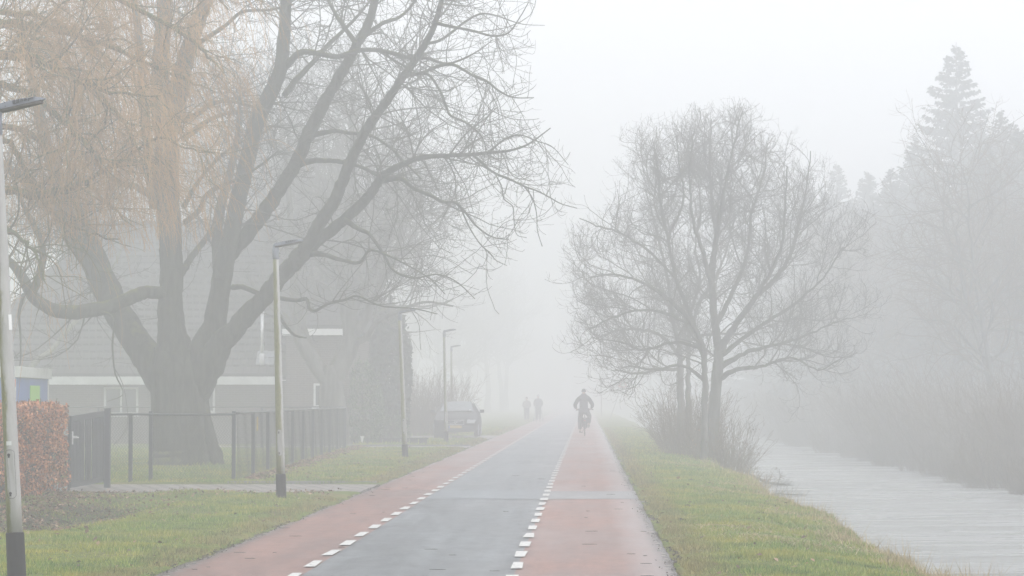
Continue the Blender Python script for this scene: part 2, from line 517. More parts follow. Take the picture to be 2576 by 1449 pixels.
def height(x, y):
    x = np.asarray(x, float); y = np.asarray(y, float)
    z = np.full(x.shape, 0.035) + wob(x, y)
    # sunk under the road
    e = edge_wob(y)
    z = np.where((x > left_edge(y) + 0.04) & (x < 0.82), -0.04, z)
    z -= 0.02 * (1 - smooth(0, 0.25, np.minimum(np.abs(x + 3.7), np.abs(x - 0.86))))
    # right verge falls to the canal, canal bed, far bank
    bx = bank_x(y)
    r = -0.10 * smooth(1.8, 3.1, x) - 1.05 * smooth(bx - 0.05, bx + 0.95, x) - 0.5 * smooth(4.2, 6.0, x)
    fb = 0.5 * smooth(9.2, 10.8, x) + 1.05 * smooth(10.8, 12.6, x) + 0.15 * smooth(12, 16, x)
    z = z + np.where(x > 0.9, r + fb, 0)
    # hollow beside the hedge
    d = ((x + 7.45) / 1.15) ** 2 + ((y - 38.4) / 5.8) ** 2
    z = z - 0.42 * np.exp(-d * 1.1)
    for (a, b_, c, d_) in DRIVES:
        z = np.where((x > a - 0.05) & (x < b_) & (y > c - 0.05) & (y < d_ + 0.05), -0.035, z)
    return z

xs = np.concatenate([[-900, -500, -250, -120, -70, -45, -30, -22, -18], np.arange(-15.0, -4.0, 0.16), np.arange(-4.0, -3.5, 0.04),
                     [-3, -2, -1, 0, 0.6], np.arange(0.70, 1.0, 0.04), np.arange(1.0, 4.6, 0.10), np.arange(4.6, 13.4, 0.4),
                     [14, 16, 19, 24, 32, 45, 70, 120, 250, 500, 900]])
ys = np.concatenate([[-60, -30, -10, 0, 8, 14, 18, 21], np.arange(22, 58, 0.25), np.arange(58, 130, 0.8), np.arange(130, 260, 5),
                     [280, 320, 380, 460, 600, 900]])
XX, YY = np.meshgrid(xs, ys)
ZZ = height(XX, YY)
nx, ny = len(xs), len(ys)
idx = np.arange(nx * ny).reshape(ny, nx)
Fq = np.stack([idx[:-1, :-1], idx[:-1, 1:], idx[1:, 1:], idx[1:, :-1]], -1).reshape(-1, 4)
ground = np_mesh("ground", np.stack([XX, YY, ZZ], -1).reshape(-1, 3), Fq, M['turf'], smooth=True)
tag(ground, kind="structure")

# ------------------------------------------------------------------ haze (one closed box, even density)
def build_haze():
    m = bpy.data.materials.new("haze")
    m.use_nodes = True
    n = m.node_tree
    n.nodes.clear()
    o = n.nodes.new("ShaderNodeOutputMaterial")
    v = n.nodes.new("ShaderNodeVolumePrincipled")
    v.inputs['Color'].default_value = (0.975, 0.985, 1.0, 1)
    v.inputs['Density'].default_value = HAZE_DENSITY
    v.inputs['Anisotropy'].default_value = 0.25
    n.links.new(v.outputs[0], o.inputs['Volume'])
    b = MB(); b.box(-960, 960, -100, 960, -3.2, HAZE_TOP)
    h = b.build("haze", m)
    tag(h, kind="stuff")
HAZE_DENSITY = 0.0096
HAZE_TOP = 26.0
build_haze()

# ------------------------------------------------------------------ water and road sheets
def sheet(name, xa, xb, ya, yb, z, mat, step=1.0, wl=None, wr=None, kind="structure"):
    yv = np.concatenate([np.arange(ya, min(yb, 140), step), np.linspace(min(yb, 140), yb, 12)[0 if yb > 140 else -1:]])
    L = np.full(len(yv), xa, float) + (wl(yv) if wl else 0)
    Rr = np.full(len(yv), xb, float) + (wr(yv) if wr else 0)
    V = np.stack([np.stack([L, yv, np.full(len(yv), z)], -1), np.stack([Rr, yv, np.full(len(yv), z)], -1)], 1).reshape(-1, 3)
    i = np.arange(len(yv) - 1) * 2
    Fq = np.stack([i, i + 1, i + 3, i + 2], -1)
    o = np_mesh(name, V, Fq, mat)
    return tag(o, kind=kind)

sheet("water", 3.3, 11.9, -60, 900, -0.80, M['water'], 20)
sheet("cycle_lane", -3.70, -2.50, -20, 900, 0.0, M['red'], 0.2, wl=lambda y: left_edge(y) + 3.70)
sheet("road", -2.50, -0.64, -20, 900, 0.0, M['grey'], 5)
sheet("cycle_lane", -0.64, 0.86, -20, 900, 0.0, M['red'], 0.2, wr=lambda y: 0.6 * edge_wob(y))
sheet("road_patch", -0.64, 0.84, 44.0, 47.7, 0.004, M['patch'], 0.4)
sheet("road_patch", -2.50, -0.64, 44.0, 48.2, 0.004, M['patch2'], 0.4, wl=lambda y: 0 * y)
b = MB()
for (xa, xb, y0, wd) in ((-2.6, 0.85, 43.9, 0.03), (-3.6, -2.55, 37.9, 0.03), (-2.45, -0.7, 66.0, .04), (-0.6, 0.8, 60.5, .03), (-2.45, -0.7, 82.0, .06), (-2.45, -0.7, 101.0, .10), (-0.6, .8, 113, .12), (-3.6, -2.6, 60, .05)):
    n_ = 14
    for k in range(n_):
        a0 = xa + (xb - xa) * k / n_; a1 = xa + (xb - xa) * (k + 1) / n_
        o0 = 0.35 * math.sin(2.2 * a0 + y0) * (0.12 if wd > .04 else 1); o1 = 0.35 * math.sin(2.2 * a1 + y0) * (0.12 if wd > .04 else 1)
        b.poly([(a0, y0 + o0, 0.008), (a1, y0 + o1, 0.008), (a1, y0 + o1 + wd, 0.008), (a0, y0 + o0 + wd, 0.008)])
tag(b.build("road_joint", M['joint']), kind="structure")
# dashed edge lines
for x0, ph in ((-0.70, 0.0), (-2.605, 0.22)):
    b = MB()
    rr = random.Random(int(ph * 10) + 3)
    y = 26.39 + ph - 1.935 * 20
    while y < 330:
        j = [rr.uniform(-.012, .012) for _ in range(4)]
        b.poly([(x0 + j[0], y - 0.50, 0.012), (x0 + 0.105 + j[1], y - 0.50 + j[3], 0.012), (x0 + 0.105 + j[2], y + 0.50, 0.012), (x0 + j[3], y + 0.50 + j[1], 0.012)])
        y += 1.935
    tag(b.build("road_marking", M['paint']), kind="structure")
b = MB()
for k in range(7):
    b.poly([(-0.28 + .12 * k, 97.0, .012), (-0.20 + .12 * k, 97.0, .012), (-0.18 + .12 * k, 97.5, .012), (-0.24 + .12 * k, 97.6, .012)])
tag(b.build("road_marking", M['paint']), kind="structure")

# paved driveways
for k, (pts) in enumerate([
    [(-14, 47.2), (-6.2, 47.2), (-4.9, 46.2), (-4.2, 44.6), (-3.72, 42.9), (-3.72, 51.4), (-14, 51.1)],
    [(-13, 88.8), (-5.2, 88.8), (-3.75, 86.0), (-3.75, 95), (-5.2, 92.6), (-13, 92.6)],
    [(-9, 107.8), (-5.0, 107.8), (-3.75, 105.5), (-3.75, 122), (-5.0, 118.8), (-9, 118.8)]]):
    b = MB(); b.prism([(x, y, -0.06) for x, y in pts], (0, 0, 0.066 + 0.0))
    tag(b.build("paved_driveway", M['pavers']), kind="structure")
b = MB(); b.box(-6.5, -3.8, 51.45, 51.57, -0.05, 0.06); b.box(-10, -3.8, 92.9, 93.0, -0.05, 0.05)
tag(b.build("kerb", M['patch']), kind="structure")

# ------------------------------------------------------------------ grass, litter, straw (uncountable stuff)
def in_drive(x, y):
    r = np.zeros(x.shape, bool)
    for (a, b_, c, d_) in DRIVES:
        r |= (x > a) & (x < b_) & (y > c) & (y < d_)
    r |= (x > -6.2) & (x < -3.5) & (y > 42.9) & (y < 51.4) & (y > 47.2 - (x + 6.2) * 1.65)
    return r

def blades(name, n, xr, yr, hgt, wid, mat, seed, lean=0.35, ybias=1.6, mask=None, zoff=-0.005):
    g = np.random.default_rng(seed)
    u = g.random(n)
    # denser near the camera
    y = yr[0] + (yr[1] - yr[0]) * u ** ybias
    x = g.uniform(xr[0], xr[1], n)
    e = edge_wob(y) * 0.6
    ok = ((x < left_edge(y) + 0.03 - g.exponential(0.035, n)) | (x > 0.86 + e + g.exponential(0.035, n))) & ~in_drive(x, y)
    if mask is not None: ok &= mask(x, y, g)
    x, y = x[ok], y[ok]; n = len(x)
    z = height(x, y) + zoff
    s = 1 + np.clip((y - 30) / 60, 0, 1.2)
    h = hgt * g.uniform(0.45, 1.25, n) * (0.75 + 0.5 * np.sin(1.9 * x + 2.7 * y) * np.sin(2.3 * x - 0.8 * y))
    a = g.uniform(0, 6.283, n); wv = wid * g.uniform(0.6, 1.3, n) * s
    lx = g.normal(0, lean, n) * h; ly = g.normal(0, lean, n) * h
    dx = np.cos(a) * wv * .5; dy = np.sin(a) * wv * .5 * 0.4
    V = np.empty((n, 3, 3))
    V[:, 0] = np.stack([x - dx, y - dy, z], -1)
    V[:, 1] = np.stack([x + dx, y + dy, z], -1)
    V[:, 2] = np.stack([x + lx, y + ly, z + h], -1)
    return np_mesh(name, V.reshape(-1, 3), np.arange(n * 3).reshape(-1, 3), mat)

def hollow(x, y, g):
    d = ((x + 7.55) / 1.35) ** 2 + ((y - 38.6) / 6.6) ** 2
    return g.random(len(x)) > np.clip(1.0 - 0.8 * d, 0, 0.34)
tag(blades("grass", 170000, (-10.5, -3.6), (22, 47.5), 0.060, 0.010, M['grass'], 11, mask=hollow), kind="stuff")
tag(blades("grass", 70000, (-7.4, -3.6), (51.2, 89), 0.060, 0.012, M['grass'], 12, ybias=1.3), kind="stuff")
tag(blades("grass", 60000, (-15, -6.5), (51.5, 86), 0.075, 0.012, M['grass'], 13, ybias=1.2), kind="stuff")
tag(blades("grass", 170000, (0.82, 3.5), (22, 64), 0.058, 0.010, M['grass'], 14, ybias=1.35, mask=lambda x, y, g: x < bank_x(y) + 0.15), kind="stuff")
tag(blades("grass", 60000, (0.82, 3.6), (56, 150), 0.085, 0.018, M['grass'], 15, ybias=1.2, mask=lambda x, y, g: x < bank_x(y) + 0.15), kind="stuff")
tag(blades("grass", 16000, (-8, -3.6), (93, 150), 0.10, 0.018, M['grass'], 16, ybias=1.2), kind="stuff")
def patches(cs):
    def f(x, y, g):
        k = np.zeros(len(x))
        for (a, b_, ra, rb) in cs:
            k = np.maximum(k, np.exp(-(((x - a) / ra) ** 2 + ((y - b_) / rb) ** 2)))
        return g.random(len(x)) < k
    return f
# dry bank edge: brown straggling blades, denser at the lip of the bank
def lip(x, y, g):
    d = np.abs(x - bank_x(y) - 0.05)
    k = 0.6 + 0.6 * np.sin(0.8 * y) * np.sin(2.1 * y + 1)
    return g.random(len(x)) < np.exp(-(d / 0.22) ** 2) * np.clip(k, 0.25, 1)
tag(blades("dry_grass", 60000, (2.3, 4.2), (22, 75), 0.11, 0.010, M['straw'], 17, lean=0.6, mask=lip), kind="stuff")
tag(blades("dry_grass", 14000, (2.7, 3.6), (23, 34), 0.16, 0.009, M['straw'], 28, lean=0.8, ybias=1.0, mask=patches([(3.15, 25.2, .12, .35), (3.3, 26.6, .14, .3), (3.1, 28.1, .16, .25), (3.25, 30.2, .16, .4), (3.0, 32, .2, .3), (3.2, 24.0, .2, .4)])), kind="stuff")
tag(blades("dry_grass", 4600, (2.6, 3.7), (23, 60), 0.30, 0.008, M['straw'], 18, lean=0.35, mask=lip), kind="stuff")
STRAW = [(2.25, 47.5, .35, 1.0), (2.75, 52.5, .35, 1.2), (2.0, 31.3, .45, .7), (2.6, 29.8, .4, .8), (2.9, 33.5, .3, 1.5), (2.2, 66, .5, 2.0), (1.6, 33.0, .5, .5), (2.7, 40, .25, 1.0)]
tag(blades("dry_grass", 42000, (0.9, 3.4), (24, 70), 0.05, 0.012, M['straw'], 19, lean=1.6, mask=patches(STRAW), zoff=0.02), kind="stuff")

def leafy(name, pts, size, mat, seed, flat=0.35, parent=None, aspect=0.6):
    """small leaf-shaped quads (kite) scattered at pts"""
    g = np.random.default_rng(seed)
    n = len(pts)
    a = g.uniform(0, 6.283, n); t = g.normal(0, 1, n) * flat; r = g.normal(0, 1, n) * flat
    s = size * g.uniform(0.55, 1.3, n)
    ux = np.stack([np.cos(a) * np.cos(t), np.sin(a) * np.cos(t), np.sin(t)], -1)
    q = np.stack([-np.sin(a), np.cos(a), np.zeros(n)], -1)
    nn = np.cross(ux, q)
    vx = q * np.cos(r)[:, None] + nn * np.sin(r)[:, None]
    V = np.empty((n, 4, 3))
    V[:, 0] = pts - ux * s[:, None] * .5
    V[:, 1] = pts + vx * (s * aspect * .5)[:, None] + nn * (s * .08)[:, None]
    V[:, 2] = pts + ux * s[:, None] * .5
    V[:, 3] = pts - vx * (s * aspect * .5)[:, None] + nn * (s * .08)[:, None]
    return np_mesh(name, V.reshape(-1, 3), np.arange(n * 4).reshape(-1, 4), mat, parent)

g = np.random.default_rng(21)
def scatter(n, fx, fy):
    x = fx(n); y = fy(n)
    return np.stack([x, y, height(x, y) + g.uniform(0.01, 0.05, n)], -1)
lit = [scatter(1900, lambda n: g.normal(-7.6, 0.75, n), lambda n: g.normal(38.4, 4.2, n)),
       scatter(2600, lambda n: g.normal(-8.25, 0.3, n), lambda n: g.uniform(36, 47, n))]
yy = 52.5 + 36 * g.random(3600) ** 1.1
lx_ = -6.35 - 0.025 * (yy - 52.3) + np.abs(g.normal(0, 0.22, 3600))
lit.append(np.stack([lx_, yy, height(lx_, yy) + 0.05], -1))
lit.append(scatter(260, lambda n: g.uniform(-8, -3.8, n), lambda n: g.uniform(24, 46, n)))
lit.append(scatter(260, lambda n: g.uniform(0.9, 3.1, n), lambda n: g.uniform(24, 75, n)))
lit.append(scatter(500, lambda n: g.uniform(-6.3, -3.9, n), lambda n: g.uniform(52, 88, n)))
lit.append(scatter(500, lambda n: g.uniform(-9, -4, n), lambda n: g.uniform(44.5, 47, n)))
tag(leafy("leaf_litter", np.concatenate(lit), 0.062, M['litter'], 22, 0.45), kind="stuff")
# soil, moss crumbs and rotting leaves gathered along both road edges
def crumbs(x0, sgn, n):
    y = 22 + 90 * g.random(n) ** 1.8
    x = (x0 + 0.6 * edge_wob(y) if sgn > 0 else left_edge(y)) + sgn * (0.02 - np.abs(g.normal(0, 0.07, n)) * g.uniform(0.1, 1.2, n))
    return np.stack([x, y, np.full(n, 0.012)], -1)
tag(leafy("road_debris", np.concatenate([crumbs(0.86, 1, 3600), crumbs(-3.7, -1, 3000)]), 0.026,
          simple("soil_crumbs", (0.045, 0.034, 0.024), 0.9, island=0.5), 23, 0.5), kind="stuff")
# twigs lying on the road
b = MB()
rr = random.Random(8)
for k in range(46):
    x = rr.uniform(-3.6, 0.8) if k > 20 else rr.choice([rr.uniform(0.5, 0.82), rr.uniform(-3.6, -3.2)])
    y = 24.5 + 40 * rr.random() ** 1.5
    L = rr.uniform(0.04, 0.16); a = rr.uniform(-.5, .5)
    p = [(x + L * t * math.cos(a), y + L * t * math.sin(a) + 0.01 * math.sin(9 * t), 0.014 + 0.004) for t in (-.5, -.1, .2, .5)]
    b.tube(p, [0.002, 0.003, 0.003, 0.0015], 4)
tag(b.build("fallen_twigs", M['twig']), kind="stuff")
# mole-cast soil lumps on the canal verge
b_pts = []
for k in range(20):
    x, y = g.uniform(1.0, 3.0), g.uniform(30, 72)
    m_ = 40
    r_ = np.abs(g.normal(0, 0.05, m_)); a_ = g.uniform(0, 6.28, m_)
    px_, py_ = x + r_ * np.cos(a_), y + r_ * np.sin(a_) * 1.5
    b_pts.append(np.stack([px_, py_, height(px_, py_) + 0.035 - r_ * 0.3], -1))
tag(leafy("soil_clods", np.concatenate(b_pts), 0.032, simple("soil", (0.04, 0.03, 0.02), 0.95, island=0.4), 24, 0.8), kind="stuff")

# ------------------------------------------------------------------ trees
def interp_poly(pts, rad, n):
    """Catmull-Rom resampling of a limb"""
    pts = np.asarray([tuple(p) for p in pts], float); rad = np.asarray(rad, float)
    m = len(pts)
    A = np.vstack([2 * pts[0] - pts[1], pts, 2 * pts[-1] - pts[-2]])
    t = np.linspace(0, m - 1, n)
    i = np.minimum(t.astype(int), m - 2); f = (t - i)[:, None]
    p0, p1, p2, p3 = A[i], A[i + 1], A[i + 2], A[i + 3]
    q = 0.5 * (2 * p1 + (p2 - p0) * f + (2 * p0 - 5 * p1 + 4 * p2 - p3) * f ** 2 + (3 * p1 - p0 - 3 * p2 + p3) * f ** 3)
    return q, np.interp(t, np.arange(m), rad)

def tubes(Pm, Rm, sides, g=None, rough=0.0, ref=None, flute=0.0):
    """Pm (M,n,3), Rm (M,n) -> verts, quads"""
    Mn, n, _ = Pm.shape
    T = np.empty_like(Pm)
    T[:, 1:-1] = Pm[:, 2:] - Pm[:, :-2]
    T[:, 0] = Pm[:, 1] - Pm[:, 0]; T[:, -1] = Pm[:, -1] - Pm[:, -2]
    T /= np.linalg.norm(T, axis=-1, keepdims=True) + 1e-9
    if ref is None:
        ref = np.array([0.10, 0.98, 0.17])
    rf = np.broadcast_to(ref, T.shape)
    A = np.cross(T, rf); A /= np.linalg.norm(A, axis=-1, keepdims=True) + 1e-9
    B = np.cross(T, A)
    q = np.arange(sides) * 2 * np.pi / sides
    rr = np.repeat(Rm[:, :, None], sides, 2)
    if rough and g is not None:
        k = g.normal(0, 1, (Mn, n, sides))
        k = (k + np.roll(k, 1, 1) + np.roll(k, -1, 1) + np.roll(k, 1, 2)) / 2
        rr = rr * (1 + rough * k)
    if flute:
        u = np.arange(n)[None, :, None] / n
        rr = rr * (1 + flute * (np.sin(5 * q + 1.1 + 1.5 * u) + 0.6 * np.sin(8 * q + 2.0 - 2 * u) + 0.35 * np.sin(13 * q + 3 * u)))
    V = Pm[:, :, None, :] + rr[..., None] * (A[:, :, None, :] * np.cos(q)[None, None, :, None] + B[:, :, None, :] * np.sin(q)[None, None, :, None])
    base = (np.arange(Mn) * n * sides)[:, None, None]
    i = np.arange(n - 1)[None, :, None] * sides
    k = np.arange(sides)[None, None, :]; k2 = (k + 1) % sides
    f = np.stack(np.broadcast_arrays(base + i + k, base + i + k2, base + i + sides + k2, base + i + sides + k), -1)
    return V.reshape(-1, 3), f.reshape(-1, 4)

class TreeGeo:
    def __init__(s): s.V = []; s.F = []; s.n = 0
    def add(s, V, f):
        s.V.append(V); s.F.append(f + s.n); s.n += len(V)
    def build(s, name, mat, parent=None, smooth=True):
        return np_mesh(name, np.concatenate(s.V), np.concatenate(s.F), mat, parent, smooth)

def grow(g, Pp, Rp, N, L, n=6, ang=(35, 75), curl=0.25, up0=0.0, up1=0.0, rs=0.5, rmax=0.03, rtip=0.004, tmin=0.15, tmax=1.0, lscale=True, plane=0.0):
    """N children along parents (M,n,3); returns (N,n,3),(N,n)"""
    seg = np.linalg.norm(np.diff(Pp, axis=1), axis=-1)
    tot = seg.sum(1)
    par = g.choice(len(Pp), N, p=tot / tot.sum())
    t = g.uniform(tmin, tmax, N)
    m = Pp.shape[1]
    u = t * (m - 1); i = np.minimum(u.astype(int), m - 2); f = (u - i)[:, None]
    p = Pp[par, i] * (1 - f) + Pp[par, i + 1] * f
    r = Rp[par, i] * (1 - f[:, 0]) + Rp[par, i + 1] * f[:, 0]
    T = Pp[par, i + 1] - Pp[par, i]; T /= np.linalg.norm(T, axis=-1, keepdims=True) + 1e-9
    q = g.normal(0, 1, (N, 3)); q[:, 1] *= (1 - plane)
    q -= (q * T).sum(-1, keepdims=True) * T; q /= np.linalg.norm(q, axis=-1, keepdims=True) + 1e-9
    a = np.radians(g.uniform(ang[0], ang[1], N))[:, None]
    d = T * np.cos(a) + q * np.sin(a)
    ln = g.uniform(L[0], L[1], N) * (1.15 - 0.6 * t if lscale else 1)
    st = ln / (n - 1)
    out = np.empty((N, n, 3)); out[:, 0] = p
    wv = g.normal(0, 1, (N, 3)) * curl
    for k in range(1, n):
        wv = 0.5 * wv + g.normal(0, 1, (N, 3)) * curl
        z = up0 + (up1 - up0) * (k - 1) / max(1, n - 2)
        d = d + wv * 0.6; d[:, 2] += z
        d /= np.linalg.norm(d, axis=-1, keepdims=True)
        out[:, k] = out[:, k - 1] + d * st[:, None]
    r0 = np.minimum(np.minimum(r * rs, rmax), np.maximum(ln * 0.02, rtip))
    rad = r0[:, None] + (rtip - r0)[:, None] * (np.arange(n) / (n - 1))[None] ** 0.8
    rad = np.maximum(rad, rtip)
    return out, rad

def limb_px(spec, Y0, dY=0.0):
    """limb traced as (px, py, width px) -> points, radii; dY = depth change along it"""
    n = len(spec)
    pts = []; rad = []
    for i, s in enumerate(spec):
        Y = Y0 + dY * i / (n - 1)
        pts.append(P(s[0], s[1], Y)); rad.append(s[2] * 0.5 * Y / F)
    return pts, rad

def tree_root(name, base, label, cat="tree", group=None):
    r = empty(name, base)
    tag(r, label, cat, group)
    return r

def child_to(root, o):
    o.parent = root
    o.matrix_parent_inverse = Matrix.Translation(-Vector(root.location))
    return o

def crown_clip(p, r, g, lim, side=False):
    """drop shoots that would hang below the crown's own lower edge; lim: [(direction from the tree x/y, slope of lower edge)]"""
    t = p[:, -1]; mn = p[:, :, 2].min(1)
    a = F * t[:, 0] / t[:, 1] + 1475; e = 1003 - F * (mn - CAM_H) / t[:, 1]
    L = np.interp(a, [q[0] for q in lim], [q[1] for q in lim])
    ok = (e < L) | (g.random(len(p)) < 0.03)
    if side:
        ey = 1003 - F * (t[:, 2] - CAM_H) / t[:, 1]
        ok &= a < np.interp(ey, [-300, 0, 250, 330, 520, 600, 680], [1300, 1345, 1355, 1435, 1458, 1400, 1290])
    return p[ok], r[ok]

# --- the big chestnut behind the mesh fence
def chestnut():
    g = np.random.default_rng(101)
    Y = 64.5
    base = P(462, 1178, Y); base.z = 0
    root = tree_root("horse_chestnut_tree", base, "huge bare spreading tree with thick multi-forked trunk behind the mesh fence")
    tr = TreeGeo()
    limbs = []
    def L(spec, dY=0.0, n=None, sides=10, rough=0.05, y0=0.0, keep=True):
        p, r = limb_px(spec, Y + y0, dY)
        if keep and spec[0][0] > 440 and spec[0][1] < 1100: r = [x * (0.74 if spec[i_][1] < 900 else 0.92) for i_, x in enumerate(r)]
        q, rr_ = interp_poly(p, r, n or len(spec) * 5)
        q = q + g.normal(0, 0.010, q.shape) * np.minimum(rr_ * 6, 1.5)[:, None] * (0.12 if sides >= 28 else (0.5 if sides >= 14 else 1))
        V, f = tubes(q[None], rr_[None], sides, g, 0.006 if sides >= 28 else (rough * 0.5 if sides >= 14 else rough), flute=0.035 if sides >= 28 else (0.02 if sides >= 14 else 0))
        tr.add(V, f)
        if keep:
            q2, r2 = interp_poly(p, r, 14)
            limbs.append((q2, r2))
    L([(462, 1200, 205), (462, 1165, 172), (460, 1120, 158), (456, 1050, 146), (450, 980, 140), (447, 930, 138), (445, 880, 108)], 0, 60, 44, 0.022, keep=False)
    # roots flare
    for (a, b_) in ((385, 1184), (432, 1190), (505, 1188), (556, 1180)):
        L([(460 + (a - 460) * .20, 960, 30), (460 + (a - 460) * .50, 1060, 50), (460 + (a - 460) * .85, 1150, 40), (a, b_, 26), (a + (a - 460) * .25, b_ + 10, 12)], -0.5, 22, 12, 0.03, keep=False)
    L([(445, 960, 118), (440, 900, 112), (432, 830, 96), (428, 760, 84), (432, 700, 80), (428, 600, 78), (424, 500, 78), (420, 400, 84), (416, 300, 80)], 0.2, 50, 18)
    L([(432, 330, 56), (446, 250, 54), (466, 150, 46), (492, 70, 40), (520, -10, 34), (540, -120, 24), (552, -260, 12)], 0.5)
    L([(412, 330, 60), (404, 240, 50), (404, 140, 44), (414, 40, 40), (410, -60, 32), (398, -180, 22), (400, -320, 10)], 0.8)
    L([(392, 520, 34), (378, 420, 30), (366, 300, 28), (356, 180, 24), (345, 60, 20), (330, -60, 14)], 1.5, y0=0.3)
    # left limbs
    L([(430, 985, 92), (392, 930, 84), (352, 870, 76), (318, 820, 72), (288, 770, 70), (258, 705, 70), (232, 640, 64), (200, 560, 52), (160, 480, 44), (125, 390, 34), (98, 280, 26), (70, 150, 18), (50, 30, 10)], 2.6, 60, 14)
    L([(262, 710, 52), (222, 650, 50), (190, 600, 46), (130, 520, 36), (60, 450, 28), (-20, 400, 20), (-100, 330, 10)], 2.6, y0=1.1)
    L([(432, 738, 34), (385, 735, 32), (360, 735, 34), (330, 748, 34), (285, 768, 34), (235, 779, 36), (180, 786, 36), (140, 780, 35), (104, 764, 32), (76, 736, 28), (55, 695, 25), (20, 655, 20), (-30, 640, 15), (-90, 600, 8)], -2.4, 60, 14, 0.07)
    L([(78, 740, 24), (96, 700, 22), (108, 645, 20), (98, 590, 16), (70, 540, 13), (40, 470, 9), (20, 400, 6)], -1.0, y0=-1.6)
    # centre-right stems
    L([(470, 960, 105), (505, 900, 96), (535, 830, 80), (552, 750, 72), (560, 690, 68), (572, 630, 62), (586, 570, 60), (600, 500, 58), (614, 440, 56), (628, 380, 56), (645, 310, 56), (678, 240, 52), (704, 180, 48), (714, 100, 44), (720, 0, 38), (728, -110, 28), (745, -240, 12)], -1.2, 80, 14)
    L([(552, 700, 44), (548, 640, 42), (546, 580, 38), (560, 500, 34), (582, 420, 26), (598, 330, 18), (604, 240, 10)], 1.0, y0=-.4)
    L([(562, 660, 52), (620, 590, 52), (666, 530, 50), (708, 468, 46), (742, 416, 46), (770, 350, 46), (800, 290, 44), (828, 236, 40), (862, 180, 34), (898, 112, 34), (930, 50, 30), (950, -30, 24), (975, -130, 16), (990, -230, 8)], -2.2, 70, 12)
    L([(478, 985, 110), (520, 915, 92), (565, 855, 78), (615, 800, 66), (665, 748, 58), (702, 700, 58), (742, 660, 56), (780, 622, 46), (820, 590, 40), (866, 552, 38), (912, 510, 36), (940, 476, 32), (962, 444, 28), (986, 428, 24), (1020, 410, 20), (1062, 396, 18), (1110, 392, 15), (1182, 389, 13), (1230, 384, 11), (1280, 379, 9), (1330, 362, 6), (1385, 322, 3.5)], -4.2, 100, 12)
    L([(742, 655, 50), (776, 615, 50), (806, 560, 46), (840, 508, 42), (862, 456, 38), (884, 400, 36), (913, 342, 36), (940, 300, 34), (968, 262, 30), (1000, 212, 28), (1030, 172, 26), (1060, 127, 24), (1090, 70, 20), (1106, 20, 18), (1122, -50, 13), (1140, -140, 7)], -3.0, 80, 12, y0=-1.8)
